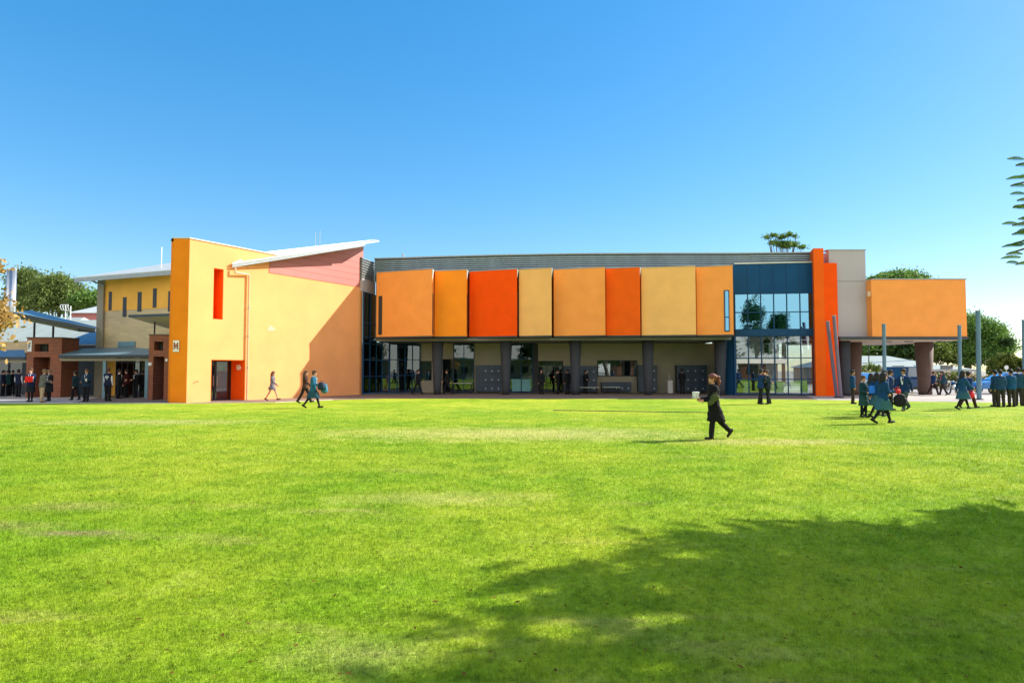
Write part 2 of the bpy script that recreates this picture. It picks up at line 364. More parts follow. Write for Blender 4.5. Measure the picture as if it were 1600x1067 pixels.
tag(lt.obj('leaf_litter', mat('fallen_leaf_brown', (.13, .085, .02), 1, .4, 8, spec=0)), 'scattered small brown fallen leaves on the lawn', 'fallen leaves', kind='stuff')
# thin dark brown strip lying in the lawn
e0, e1 = gp(864, 641.3), gp(1110, 645)
d = (e1-e0).normalized(); q = Vector((-d.y, d.x, 0))*.035
tag(MB().prism([e0-q, e1-q, e1+q, e0+q], (0, 0, .025)).obj('lawn_strip', mat('lawn_strip_brown', (.10, .07, .04), .8, .3, 3)), 'long thin dark strip lying across the lawn', 'edging')
# pale kerb along the left pavement
kb = MB()
for a, b_ in zip(edge[0:5], edge[1:6]):
    d = (b_-a).normalized(); q = Vector((-d.y, d.x, 0))*.12
    kb.prism([(a.x, a.y, .0), (b_.x, b_.y, .0), (b_.x+q.x, b_.y+q.y, 0), (a.x+q.x, a.y+q.y, 0)], (0, 0, .03))
kb.obj('kerb', mat('kerb_concrete', (.52, .48, .42), .85, .1))['kind'] = 'structure'

# ------------------------------------------------------------------ main block
main = thing('school_building', 'long two storey block with orange and sand boxes above tapered columns', 'building', (5, 44, 0))
BZ0, BZ1 = 4.0, 8.5
boxes = [(588, 675, 44.6, 43.0, 'amber', 'amber'), (679, 729, 43.9, 43.3, 'amber_bright', 'amber'), (733.5, 808, 44.15, 43.0, 'red_orange', 'amber'),
         (811, 862, 43.3, 42.5, 'sand', 'sand'), (865.5, 946, 43.3, 42.2, 'amber', 'sand'), (947.5, 1000.5, 42.8, 42.2, 'deep_orange', 'red_orange'),
         (1002.5, 1087.5, 42.5, 41.7, 'sand', 'sand'), (1089, 1146, 42.2, 41.46, 'amber', 'amber')]
colname = {'amber': 'amber', 'amber_bright': 'bright amber', 'red_orange': 'red orange', 'sand': 'sand coloured', 'deep_orange': 'deep red orange'}
fm = M['dark']
for i, (x0, x1, y0, y1, c, c2) in enumerate(boxes):
    a = at(x0, 500, y0); b = at(x1, 500, y1); a.z = b.z = 0
    back = 47.0
    bx = MB().prism([(a.x, a.y, BZ0), (b.x, b.y, BZ0), (b.x, back, BZ0), (a.x, back, BZ0)], (0, 0, BZ1-BZ0)).obj('cladding_box', M[c], main, label='%s rendered box of the upper storey' % colname[c])
    # metal capping and shadow line under
    d = (b-a).normalized(); nn = Vector((d.y, -d.x, 0))
    MB().prism([a+nn*.03-d*.02+Vector((0, 0, BZ1+.002)), b+nn*.03+d*.03+Vector((0, 0, BZ1+.002)), Vector((b.x+.03, back-.3, BZ1+.002)), Vector((a.x-.02, back-.3, BZ1+.002))], (0, 0, .05)).obj('capping', M['roof_edge'], bx)
    MB().prism([a+nn*.025-d*.01+Vector((0, 0, BZ0-.102)), b+nn*.025+d*.01+Vector((0, 0, BZ0-.102)), Vector((b.x+.02, back-.3, BZ0-.102)), Vector((a.x-.01, back-.3, BZ0-.102))], (0, 0, .1)).obj('base_trim', M['fascia'], bx)
    # slot window in the return (right end) of boxes
    if i in (0, 1, 3, 2, 5):
        MB().box(b.x+.0, b.y+.22, 4.15, b.x+.025, b.y+.52, 6.9).obj('slot_window', M['dark'], bx)
    if i in (0, 1, 2, 3, 5):  # white wedge painted in for sun on the return's top
        MB().prism([(b.x+.002, b.y-.0, BZ1-.02), (b.x+.10, b.y+.02, BZ1-.02), (b.x+.002, b.y+.02, BZ1-.62)], (0, .18, 0)).obj('return_sun_wedge', M['white'], bx)
    if i == 0:
        p, q = at(591.5, 500, 44.55), at(597, 500, 44.45)
        MB().prism([(p.x, p.y-.06, 4.15), (q.x, q.y-.06, 4.15), (q.x, q.y-.06, 6.85), (p.x, p.y-.06, 6.85)], (0, .04, 0)).obj('slot_window', M['dark'], bx)
    if i == 7:
        for (u0, u1, z0, z1, mm, off) in ((1131.5, 1139.5, hz(518, 41.6, 1135), hz(453.5, 41.6, 1135), 'blue_frame', .05), (1133, 1138, hz(495, 41.6), hz(455, 41.6), 'glass_blue', .07), (1133, 1138, hz(516.5, 41.6), hz(496.5, 41.6), 'glass_blue', .07)):
            def fp(px):
                t = (px-x0)/(x1-x0); r = ray(px, 500); r = r/r.y      # intersect box face
                A = a; D = b-a; k = (A.y*r.x-A.x)/(D.x-D.y*r.x); return A+D*k
            p, q = fp(u0), fp(u1)
            MB().prism([(p.x, p.y-off, z0), (q.x, q.y-off, z0), (q.x, q.y-off, z1), (p.x, p.y-off, z1)], (0, .03, 0)).obj('slot_window' if mm == 'blue_frame' else 'pane', M[mm], bx)
MB().slab(at(587, 500, 45.6), at(1146, 500, 45.0), 3.9, 8.45, .15).obj('rear_wall', M['beige'], main)
# soffit under the boxes and floor slab
sa, sb = at(588, 530, 44.7), at(1146, 530, 41.9)
MB().prism([(sa.x, sa.y-.0, 3.70), (sb.x, sb.y+.4, 3.70), (sb.x, 49.3, 3.70), (sa.x, 49.3, 3.70)], (0, 0, .18)).obj('soffit', M['soffit'], main)
for px in (740, 808, 857, 905, 953, 1005, 1075, 1100):
    p = at(px, 533, 45.5); MB().lathe((p.x, p.y, 3.66), [(.0, 0), (.13, 0), (.13, .06), (0, .06)], 12).obj('downlight', M['soffit'] if px % 2 else M['dark'], main)
# louvred plant screen above
lv = []
for px, Y in ((585, 45.9), (690, 45.0), (780, 44.4), (900, 43.9), (1020, 43.75), (1150, 43.75), (1271, 43.4)):
    p = at(px, 400, Y); lv.append(Vector((p.x, p.y, 0)))
LZ0, LZ1 = 8.35, 9.72
bk = MB(); sl = MB(); cp = MB()
for a, b in zip(lv[:-1], lv[1:]):
    bk.slab(a+Vector((0, .14, 0)), b+Vector((0, .14, 0)), LZ0-.3, LZ1-.04, .1)
    d = (b-a).normalized(); nn = Vector((-d.y, d.x, 0))
    k = 0
    z = LZ0+.1
    while z < LZ1-.12:
        sl.prism([a+Vector((0, 0, z)), b+Vector((0, 0, z)), b+nn*.10+Vector((0, 0, z+.10)), a+nn*.10+Vector((0, 0, z+.10))], (0, 0, .035)); z += .145
    cp.slab(a-nn*.06, b-nn*.06, LZ1-.05, LZ1+.03, .5)
ls = bk.obj('louvre_screen', M['louvre_dark'], main); sl.obj('louvre_slat', M['louvre'], ls); cp.obj('capping', M['roof_edge'], ls)
# roof slab behind
MB().prism([(lv[0].x, lv[0].y+.7, LZ1-.25), (lv[3].x, lv[3].y+.7, LZ1-.25), (lv[-1].x, lv[-1].y+.7, LZ1-.25), (lv[-1].x, 66, LZ1-.1), (lv[0].x, 66, LZ1-.1)], (0, 0, .1)).obj('roof', M['roof_white'], main)
# link face between the blade wall and the boxes (faces right)
L0 = at(565.5, 500, 44.3); L1 = at(586, 500, 46.4); L0.z = L1.z = 0
MB().slab(L0, L1, hz(456.5, 45), hz(437, 45.2), .2).obj('link_panel', M['grey_panel'], main)
ls2 = MB().slab(L0+Vector((-.08, 0, 0)), L1+Vector((-.08, 0, 0)), hz(440, 45), 9.55, .08).obj('louvre_screen', M['louvre_dark'], main)
s2 = MB()
for k in range(9):
    z = 8.0+k*.18
    s2.prism([L0+Vector((0, 0, z)), L1+Vector((0, 0, z)), L1+Vector((-.07, 0, z+.07)), L0+Vector((-.07, 0, z+.07))], (0, 0, .04))
s2.obj('louvre_slat', M['steel'], ls2)
def glazing(name, a, b, zs, ncol, glass, frame, parent, fw=.05, cols=None, label=None):
    """window wall from a to b: a frame part with one pane sub-part per bay"""
    a = Vector((a.x, a.y, 0)); b = Vector((b.x, b.y, 0)); d = (b-a); L = d.length; d = d/L; nn = Vector((-d.y, d.x, 0))
    fr = MB(); ts = cols or [i/ncol for i in range(ncol+1)]
    for t in ts:
        p = a+d*(L*t); fr.slab(p-d*fw/2-nn*.05, p+d*fw/2-nn*.05, zs[0], zs[-1], .10)
    for z in zs: fr.slab(a-nn*.045-d*.02, b-nn*.045+d*.02, z-fw/2, z+fw/2, .09)
    f = fr.obj(name, M[frame], parent, label=label)
    for t0, t1 in zip(ts[:-1], ts[1:]):
        for z0, z1 in zip(zs[:-1], zs[1:]):
            p, q = a+d*(L*t0+fw/2), a+d*(L*t1-fw/2)
            MB().slab(p, q, z0+fw/2, z1-fw/2, .012).obj('pane', M[glass], f)
    return f
glazing('link_window', L0+Vector((.1, 0, 0)), L1+Vector((.1, 0, 0)), [.1, 1.25, 2.4, 3.55, 4.0, 5.0, 7.1], 2, 'glass_dark', 'blue_frame', main, label='tall dark glazed corner beside the blade wall')
# ground floor back wall and its openings
BY = 48.0
def bp2(px, Y=BY): p = at(px, 570, Y); return Vector((p.x, Y, 0))
def bwall(x0, x1, z0, z1, m, name='back_wall', Y=BY, th=.2, **k):
    p, q = bp2(x0, Y), bp2(x1, Y); return MB().slab(p, q, z0, z1, th).obj(name, M[m], main, **k)
H = lambda y: hz(y, BY)
glazing('corner_window', L1+Vector((.05, .0, 0)), bp2(608, 46.3), [.08, 1.25, 2.4, 3.69], 2, 'glass_dark', 'blue_frame', main)
glazing('entrance_window', bp2(609, 46.6), bp2(656, 47.8), [.08, 1.3, 2.45, 3.69], 4, 'glass', 'blue_frame', main, label='dark glazed entrance under the overhang')
bwall(656, 674, 2.35, 3.69, 'beige'); bwall(656, 674, .0, .95, 'beige')
glazing('low_window', bp2(656), bp2(674), [.95, 2.35], 2, 'glass', 'dark', main)
bwall(674, 692, .0, 3.69, 'beige'); bwall(692, 708, 2.5, 3.69, 'beige')
glazing('side_door', bp2(692), bp2(708), [.05, .9, 2.5], 1, 'glass', 'dark', main)
gd = glazing('glass_door', bp2(709), bp2(740.5), [.05, 1.0, 2.5, 3.69], 2, 'glass', 'blue_frame', main, label='double glass door left of the locker bank')
bwall(741, 797, 0, 3.69, 'beige')
gd2 = glazing('glass_door', bp2(797), bp2(832), [.05, 1.05, 2.5, 3.69], 2, 'glass', 'blue_frame', main, label='glass door with teal lower panels')
for x0, x1 in ((800, 813.5), (815.5, 829)): MB().slab(bp2(x0, 47.93), bp2(x1, 47.93), .12, 1.0, .03).obj('lower_panel', M['teal'], gd2)
bwall(832, 841, 0, 3.69, 'column')
bwall(841, 879, 2.35, 3.69, 'beige'); bwall(879, 934, 0, 3.69, 'beige'); bwall(934, 995, 2.4, 3.69, 'beige'); bwall(934, 995, 0, 1.25, 'beige'); bwall(995, 1118, 0, 3.69, 'beige')
glazing('doorway', bp2(841), bp2(879), [.05, 2.35], 3, 'glass', 'dark', main, label='dark open doorway in the beige wall')
glazing('servery_window', bp2(934), bp2(995), [1.25, 2.4], 3, 'glass_low', 'dark', main, fw=.06, label='wide horizontal reflecting window in the beige wall')
bwall(1118, 1147, 0, 3.69, 'blue_wall', 'side_wall', Y=46)
# interior behind the glass: floor, back, partition, beige panels painted in for lit far windows
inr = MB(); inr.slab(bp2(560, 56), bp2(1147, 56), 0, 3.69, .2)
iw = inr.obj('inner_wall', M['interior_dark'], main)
for x0, x1, y0, y1 in ((613, 619, 2.0, 2.9), (626, 631, 2.0, 2.4), (696, 708, 1.7, 2.6), (722, 742, 1.9, 2.8), (818, 832, 1.9, 2.9), (866, 878, 1.0, 2.5)):
    MB().slab(bp2(x0, 55.9), bp2(x1, 55.9), y0, y1, .05).obj('inner_panel', M['beige'], iw)
MB().prism([bp2(560, 49.3)+Vector((0, 0, 3.6)), bp2(1147, 49.3)+Vector((0, 0, 3.6)), bp2(1147, 56)+Vector((0, 0, 3.6)), bp2(560, 56)+Vector((0, 0, 3.6))], (0, 0, .1)).obj('inner_ceiling', M['interior'], main)
# tapered columns
for i, px in enumerate((683.5, 790.5, 899, 1012.5, 1126)):
    Y = 44.9-.35*i; p = at(px, 570, Y)
    MB().lathe((p.x, p.y, 0), [(.25, 0), (.27, .4), (.42, 3.72)], 28).obj('column', M['column'], main, smooth=True)
# lockers: each bank a thing
def lockers(x0, x1, z1, cols, rows, label, Y=47.5, sk=1):
    p, q = bp2(x0, Y), bp2(x1, Y)
    t = thing('locker_bank', label, 'lockers', (p+q)/2, 'banks of dark blue lockers')
    MB().box(p.x, Y, .08, q.x, Y+.45, z1).obj('carcass', M['dark'], t)
    w = (q.x-p.x)/cols; h = (z1-.1)/rows
    dm = M['locker']
    for c in range(cols):
        for r in range(rows):
            dr = MB().box(p.x+c*w+.015, Y-.02, .1+r*h+.015, p.x+(c+1)*w-.015, Y, .1+(r+1)*h-.015).obj('locker_door', dm, t)
            cx, cz = p.x+(c+.5)*w, .1+(r+.35)*h
            if c >= sk: MB().prism([(cx-.05, Y-.035, cz), (cx, Y-.035, cz-.05), (cx+.05, Y-.035, cz), (cx, Y-.035, cz+.05)], (0, .012, 0)).obj('door_tag', M['white'], dr)
lockers(743.5, 784, 2.05, 4, 3, 'tall locker bank with white diamond tags left of the second column')
lockers(881, 933, 2.0, 5, 3, 'locker bank in shade beside the wide window', sk=3)
lockers(940, 986, .8, 5, 1, 'low locker row under the wide window', sk=2)
lockers(997, 1027, 2.05, 3, 3, 'narrow locker bank behind the fourth column', sk=2)
lockers(1057, 1104, 2.05, 4, 3, 'locker bank right of the white drinking fountain')
p = bp2(1046.5, 46.9)
t = thing('drinking_fountain', 'pale blue white drinking fountain pedestal against the beige wall', 'drinking fountain', p)
MB().box(p.x-.17, p.y-.15, 0, p.x+.17, p.y+.15, .95).obj('pedestal', M['white'], t, bevel=.02)
MB().lathe((p.x, p.y, .95), [(.14, 0), (.2, .08), (.2, .14), (.16, .14), (.1, .1)], 16).obj('bowl', M['steel'], t, smooth=True)
MB().path([(p.x, p.y+.1, 1.0), (p.x, p.y+.1, 1.3), (p.x-.06, p.y, 1.36)], .02, 8).obj('tap', M['white'], t)
def bench(px, Y, L, label):
    p = at(px, 600, Y); t = thing('bench', label, 'bench', (p.x, Y, 0), 'benches under the overhang')
    for k in range(3): MB().box(p.x-L/2, Y-.2+k*.14, .42, p.x+L/2, Y-.09+k*.14, .46).obj('seat_slat', M['steel'], t)
    for s in (-1, 1): MB().box(p.x+s*L*.4-.03, Y-.18, 0, p.x+s*L*.4+.03, Y+.18, .42).obj('leg', M['dark'], t)
bench(920, 46.5, 1.5, 'steel slatted bench right of the middle column'); bench(955, 47.0, 1.3, 'steel slatted bench in front of the low locker row')
def table(px, Y, label):
    p = at(px, 600, Y); t = thing('table', label, 'table', (p.x, Y, 0))
    MB().box(p.x-.7, Y-.35, .72, p.x+.7, Y+.35, .76).obj('tabletop', M['steel'], t)
    for sx in (-1, 1):
        for sy in (-1, 1): MB().tube((p.x+sx*.62, Y+sy*.28, 0), (p.x+sx*.62, Y+sy*.28, .72), .02).obj('leg', M['dark'], t)
table(723, 46.6, 'small pale topped table in front of the glass doors')
# ---- curtain wall bay
C0 = at(1148.5, 500, 43.3); C1 = at(1271, 500, 42.6); C0.z = C1.z = 0
cw = glazing('curtain_window', C0, C1, [4.42, 5.58, 6.84], 6, 'glass_blue', 'blue_frame', main, fw=.06, label='blue tinted upper curtain window reflecting trees')
lcols = [0, .165, .335, .50, .665, .833, 1]
glazing('curtain_window', C0, C1, [.08, 1.08, 2.5, 3.98], 6, 'glass_low', 'blue_frame', main, fw=.06, label='lower curtain window in front of the balcony')
dd = (C1-C0).normalized(); cn = Vector((-dd.y, dd.x, 0))
MB().slab(C0-cn*.08, C1-cn*.08, 4.0, 4.4, .3).obj('spandrel', M['blue_frame'], main)
pn = MB().slab(C0-dd*.3, C1, 6.88, 8.87, .3).obj('upper_cladding', M['blue'], main)
for k in range(1, 6):
    p = C0+dd*((C1-C0).length*k/6); MB().slab(p-dd*.02-cn*.02, p+dd*.02-cn*.02, 6.88, 8.87, .02).obj('cladding_seam', M['blue_frame'], pn)
MB().slab(C0-cn*.05, C1-cn*.05, 8.875, 8.96, .4).obj('capping', M['roof_white'], main)
MB().slab(at(1146.5, 550, 43.3)-cn*.15, C0-cn*.15, 0, 3.95, .5).obj('corner_post', M['blue_frame'], main)
p0 = bp2(1133, 43.9); MB().slab(p0, bp2(1147.5, 43.35), 0, 3.98, .25).obj('side_wall', M['blue_frame'], main)
lw = MB()
for k in range(4):  # white panels added on the glass to show the bright balcony slab
    w0, w1 = lcols[k], lcols[k+1]; L_ = (C1-C0).length
    MB().slab(C0+dd*(L_*w0+.05)-cn*.02, C0+dd*(L_*w1-.05)-cn*.02, 2.14, 2.44, .05).obj('added_slab_panel', M['white'], main)
# balcony floor, rail and rooms behind
bz = 2.12
def CB(px, off, z): 
    k = (px-1148.5)/(1271-1148.5); p = C0+dd*((C1-C0).length*k)+cn*off; return Vector((p.x, p.y, z))
MB().prism([CB(1149, .5, bz), CB(1232, .5, bz), CB(1232, 5.0, bz), CB(1149, 5.0, bz)], (0, 0, .28)).obj('balcony_slab', M['white'], main)
rl = MB()
rl.tube(CB(1149, .16, bz+1.35), CB(1232, .16, bz+1.35), .03)
for k in range(4): rl.tube(CB(1149, .16, bz+.5+.2*k), CB(1232, .16, bz+.5+.2*k), .008, n=6)
bal = rl.obj('balcony_rail', M['steel'], main)
for px in (1153, 1177, 1203, 1228): MB().tube(CB(px, .16, bz+.28), CB(px, .16, bz+1.4), .05).obj('baluster', M['white'], bal)
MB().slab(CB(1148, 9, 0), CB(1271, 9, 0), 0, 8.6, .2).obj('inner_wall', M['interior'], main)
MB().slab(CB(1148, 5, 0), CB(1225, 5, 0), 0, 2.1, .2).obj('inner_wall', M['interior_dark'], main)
MB().prism([CB(1148, .35, 4.05), CB(1271, .35, 4.05), CB(1271, 9, 4.05), CB(1148, 9, 4.05)], (0, 0, .2)).obj('inner_floor', M['interior'], main)
for px, m_, w, h in ((1166, 'white', .36, .85), (1219, 'white', .42, .9), (1257, 'teal', .38, .85)):
    c = CB(px, .35, 0); t = thing('display_plinth', {1166: 'white plinth behind the glass nearest the blue corner post', 1219: 'white plinth behind the middle of the lower glass', 1257: 'pale teal plinth behind the glass near the orange fin'}[px], 'plinth', c, 'plinths behind the glass')
    MB().box(c.x-w/2, c.y-.15, .1, c.x+w/2, c.y+.2, h).obj('body', M[m_], t, bevel=.02); MB().box(c.x-w/2-.03, c.y-.18, h+.002, c.x+w/2+.03, c.y+.23, h+.04).obj('top', M['steel'], t)
# ---- fin, red-orange panel, grey and amber boxes on the right
MB().prism([(*at(1273, 500, 42.0).xy, 0), (*at(1289, 500, 42.0).xy, 0), (*(at(1289, 500, 42.0).xy + Vector((.3, 1.6))), 0), (*(at(1273, 500, 42.0).xy + Vector((.5, 1.6))), 0)], (0, 0, hz(388, 42.0, 1280))).obj('fin', M['deep_orange'], main, label='tall narrow orange fin wall')
p, q = at(1288.6, 500, 42.1), at(1309.5, 500, 42.1)
MB().box(p.x, 42.1, 0, q.x, 44, hz(411, 42.1, 1300)).obj('end_wall', M['red_orange'], main, label='vivid red orange wall behind the leaning poles')
GY = 42.3
p, q = at(1309, 500, GY), at(1354.5, 500, GY); gz0, gz1 = hz(528.5, GY, 1330), hz(391.5, GY, 1330)
gb = MB().box(q.x-2.2, GY+.35, gz0+.3, q.x-.02, 56, gz1).obj('grey_box', M['grey_panel'], main, label='pale grey upper box')
MB().box(p.x-.5, GY, gz0+.08, q.x, GY+.345, gz1+.003).obj('front_panel', M['grey_panel'], gb)
MB().box(p.x-.6, GY-.04, gz1+.005, q.x+.05, GY+.6, gz1+.07).obj('capping', M['roof_edge'], gb)
MB().box(p.x, GY-.006, hz(440, GY), q.x-.02, GY-.001, hz(439.2, GY)).obj('joint', M['soffit'], gb)
p2 = at(1510.5, 500, 41.7); yz1 = hz(437, 41.7, 1430)
yb = MB().box(q.x+.003, 41.7, gz0+.08, p2.x, 50, yz1).obj('amber_box', M['amber'], main, label='amber upper box cantilevered at the right end')
MB().box(q.x+.06, 41.66, yz1+.003, p2.x+.05, 50, yz1+.07).obj('capping', M['roof_edge'], yb)
MB().box(p.x-.2, 41.64, gz0-.10, p2.x+.03, 50.1, gz0+.077).obj('base_trim', M['fascia'], yb)
MB().box(p.x, 41.9, gz0-.16, p2.x-.2, 50, gz0-.105).obj('soffit', M['soffit_warm'], yb)  # pinkish bounce light is put into this soffit's pale colour
c = at(1357.5, 459, 41.6); MB().box(c.x-.1, 41.55, c.z-.18, c.x+.1, 41.7, c.z+.15).obj('wall_lamp', M['pipe'], yb, bevel=.02)
for px in (1322, 1386, 1420, 1470):
    c = at(px, 534, 43); MB().box(c.x-.25, 42.9, gz0-.21, c.x+.25, 43.1, gz0-.165).obj('downlight', M['dark'], yb)
for px, Y, m_ in ((1320, 42.5, 'column'), (1333.5, 45.0, 'column_brown'), (1444.5, 44.6, 'column_brown')):
    c = at(px, 570, Y); r0, r1 = (.33, .35) if m_ == 'column' else (.42, .58)
    MB().lathe((c.x, c.y, 0), [(r0, 0), (r0*1.02, .3), (r1, gz0-.1)], 28).obj('column', M[m_], main, smooth=True)
# ---- poles
for i, (x0, y0, x1, y1, Y, m_, lab) in enumerate(((1293, 503, 1307.5, 617, 40.0, 'pole_purple', 'shorter purple grey leaning pole in front of the red orange wall'),
                             (1303, 494, 1314, 620.5, 39.6, 'pole_purple', 'taller purple grey leaning pole nearest the fin corner'),
                             (1381, 507, 1382.5, 622, 38.4, 'pole', 'blue grey upright pole in front of the amber box'),
                             (1499, 509, 1500.5, 621, 38.9, 'pole', 'blue grey upright pole by the right edge of the amber box'),
                             (1528, 486.5, 1530, 624, 37.0, 'pole', 'tallest blue grey upright pole standing clear of the building'),
                             (1600.5, 501, 1602, 624, 37.0, 'pole', 'blue grey upright pole cut by the right picture edge'))):
    a = at(x0, y0, Y); b = at(x1, y1, Y); b.z = 0; r = .105 if Y > 38 else .125
    t = thing('pole', lab, 'pole', b, 'blue grey poles')
    MB().tube(b, a, r, r*.97, 16).obj('shaft', M[m_], t, smooth=False)
    MB().tube(a, a+(a-b).normalized()*.05, r*1.12, r*1.12, 16).obj('cap', M['roof_edge'], t)
    MB().lathe((b.x, b.y, 0), [(r*1.9, 0), (r*1.9, .03), (r*1.2, .05)], 16).obj('base_plate', M['dark'], t)
# roof bits
for px in (630, 796, 934, 1074):
    c = at(px, 396, 46); MB().lathe((c.x, 46, 9.55), [(.05, 0), (.05, .42), (.1, .44), (.1, .52)], 10).obj('roof_vent', M['steel'], main)
#CHUNK3
# ------------------------------------------------------------------ blade wall wing
wing = thing('wing_building', 'sunlit pale orange angled wing with a tall parapet, red cladding and skillion roof', 'building', (-14, 40, 0))
P0 = gp(291, 629.3); P1 = Vector((-10.45, 44.6, 0)); P0.z = 0
wd = (P1-P0).normalized(); WL = (P1-P0).length; wn = Vector((wd.y, -wd.x, 0))   # outward (to the right and camera)
def ws(px, py=500, off=0.0):           # parameter along wall seen at pixel column
    d = ray(px, py); r = d.x/d.y; A = P0+wn*off; return (A.y*r-A.x)/(wd.x-wd.y*r)
def wp(px, py, off=0.0):
    s = ws(px, py, off); p = P0+wn*off+wd*s; return at(px, py, p.y)
def wall_holes(name, s0, s1, z0, z1, holes, m, th, parent, **k):
    ss = sorted({s0, s1, *[h[0] for h in holes], *[h[1] for h in holes]}); zz = sorted({z0, z1, *[h[2] for h in holes], *[h[3] for h in holes]})
    mb = MB()
    def q(s, z, o): p = P0+wd*s-wn*o; return (p.x, p.y, z)
    def solid(i, j):
        if i < 0 or j < 0 or i >= len(ss)-1 or j >= len(zz)-1: return False
        cs, cz = (ss[i]+ss[i+1])/2, (zz[j]+zz[j+1])/2
        return not any(h[0] < cs < h[1] and h[2] < cz < h[3] for h in holes)
    for i in range(len(ss)-1):
        for j in range(len(zz)-1):
            if not solid(i, j): continue
            a, b, c, d = ss[i], ss[i+1], zz[j], zz[j+1]
            mb.poly([q(a, c, 0), q(b, c, 0), q(b, d, 0), q(a, d, 0)]); mb.poly([q(a, c, th), q(a, d, th), q(b, d, th), q(b, c, th)])
            if not solid(i-1, j): mb.poly([q(a, c, 0), q(a, d, 0), q(a, d, th), q(a, c, th)])
            if not solid(i+1, j): mb.poly([q(b, c, 0), q(b, c, th), q(b, d, th), q(b, d, 0)])
            if not solid(i, j-1): mb.poly([q(a, c, 0), q(a, c, th), q(b, c, th), q(b, c, 0)])
            if not solid(i, j+1): mb.poly([q(a, d, 0), q(b, d, 0), q(b, d, th), q(a, d, th)])
    return mb.obj(name, m, parent, **k)
sl0, sl1 = ws(332.5), ws(348); sd0, sd1 = ws(329.5, 590), ws(382.5, 590)
slz0, slz1 = wp(340, 499).z, wp(340, 419.5).z; dz1 = wp(355, 562).z
PZ = wp(291, 372).z; WZ = 7.45
SB = ws(420)                             # the parapet ends where the roof takes over
TH = 1.5
wall = wall_holes('blade_wall', 0, WL, 0, WZ, [(sl0, sl1, slz0, slz1), (sd0, sd1, -.01, dz1)], M['blade'], TH, wing, label='sunlit pale orange blade wall')
wall_holes('parapet', 0, SB+.8, WZ, PZ, [], M['blade'], .45, wing)
def wq(s, z, o=0): p = P0+wd*s+wn*o; return Vector((p.x, p.y, z))
MB().prism([wq(-.05, PZ+.002, .05), wq(SB+.8, PZ+.002, .05), wq(SB+.8, PZ+.002, -.5), wq(-.05, PZ+.002, -.5)], (0, 0, .06)).obj('capping', M['roof_white'], wing)
# front end of the blade, parallel to the picture
E0 = at(265.5, 620, P0.y-.05); E0.z = 0
en = MB().prism([(E0.x, E0.y, 0), (P0.x-.003, P0.y-.003, 0), (P0.x+wd.x*.0-wn.x*1.6, P0.y-wn.y*1.6, 0), (E0.x-.3, E0.y+1.4, 0)], (0, 0, PZ)).obj('blade_end', M['blade_orange'], wing, label='deep orange end face of the blade wall')
MB().prism([(E0.x-.04, E0.y-.04, PZ+.002), (P0.x-.06, P0.y-.04, PZ+.002), (P0.x-wn.x*1.6-.05, P0.y-wn.y*1.6, PZ+.002), (E0.x-.3, E0.y+1.4, PZ+.002)], (0, 0, .055)).obj('capping', M['roof_white'], en)
# letter plate M
c0, c1 = at(270.8, 549.5, E0.y), at(280.3, 532, E0.y)
yb_ = E0.y-.012
pl = MB().box(c0.x, yb_-.03, c0.z, c1.x, yb_, c1.z).obj('letter_sign', M['white'], wing, label='white plate reading M')
w_, h_ = c1.x-c0.x, c1.z-c0.z; lx, lz = c0.x+w_*.12, c0.z+h_*.2; ww, hh = w_*.76, h_*.62
lb = MB(); st = ww*.24
def L2(pts): lb.prism([(lx+ww*a, yb_-.045, lz+hh*b) for a, b in pts], (0, .012, 0))
L2([(0, 0), (.24, 0), (.24, 1), (0, 1)]); L2([(.76, 0), (1, 0), (1, 1), (.76, 1)])
L2([(.241, 1), (.241, .62), (.5, .1), (.5, .5)]); L2([(.501, .5), (.501, .1), (.759, .62), (.759, 1)])
lb.obj('letter', mat('letter_brown', (.25, .06, .02), .6, .1), pl)
# slot lining and door alcove
def lining(s0, s1, z0, z1, m, name, dep=TH):
    mb = MB(); a = .004
    mb.prism([wq(s1-a, z0, -.01), wq(s1-a, z1, -.01), wq(s1-a, z1, -dep), wq(s1-a, z0, -dep)], wd*-.02)
    mb.prism([wq(s0+a, z0, -.01), wq(s0+a, z1, -.01), wq(s0+a, z1, -dep), wq(s0+a, z0, -dep)], wd*.02)
    mb.prism([wq(s0+.03, z1-.004, -.01), wq(s1-.03, z1-.004, -.01), wq(s1-.03, z1-.004, -dep), wq(s0+.03, z1-.004, -dep)], (0, 0, -.02))
    mb.prism([wq(s0+.03, z0+.004, -.01), wq(s1-.03, z0+.004, -.01), wq(s1-.03, z0+.004, -dep), wq(s0+.03, z0+.004, -dep)], (0, 0, .02))
    mb.prism([wq(s0+.03, z0, -dep), wq(s1-.03, z0, -dep), wq(s1-.03, z1, -dep), wq(s0+.03, z1, -dep)], wn*.03)
    return mb.obj(name, m, wing)
lining(sl0, sl1, slz0, slz1, M['lining'], 'slot_lining')
# door: side jamb orange, door glazed set back
jm = MB().prism([wq(sd1-.004, .02, -.01), wq(sd1-.004, dz1-.01, -.01), wq(sd1-.004, dz1-.01, -TH), wq(sd1-.004, .02, -TH)], wd*-.03).obj('door_jamb', M['lining'], wing)
MB().prism([wq(sd0+.004, .02, -.01), wq(sd0+.004, dz1-.01, -.01), wq(sd0+.004, dz1-.01, -TH), wq(sd0+.004, .02, -TH)], wd*.03).obj('door_jamb', M['lining'], wing)
MB().prism([wq(sd0+.04, dz1-.004, -.01), wq(sd1-.04, dz1-.004, -.01), wq(sd1-.04, dz1-.004, -TH), wq(sd0+.04, dz1-.004, -TH)], (0, 0, -.03)).obj('door_head', M['lining'], wing)
dA, dB = wq(sd0+.04, 0, -TH+.3), wq(sd1-.04, 0, -TH+.3)
dr = glazing('double_door', dA, dB, [.03, dz1-.06], 2, 'glass', 'dark', wing, fw=.09)
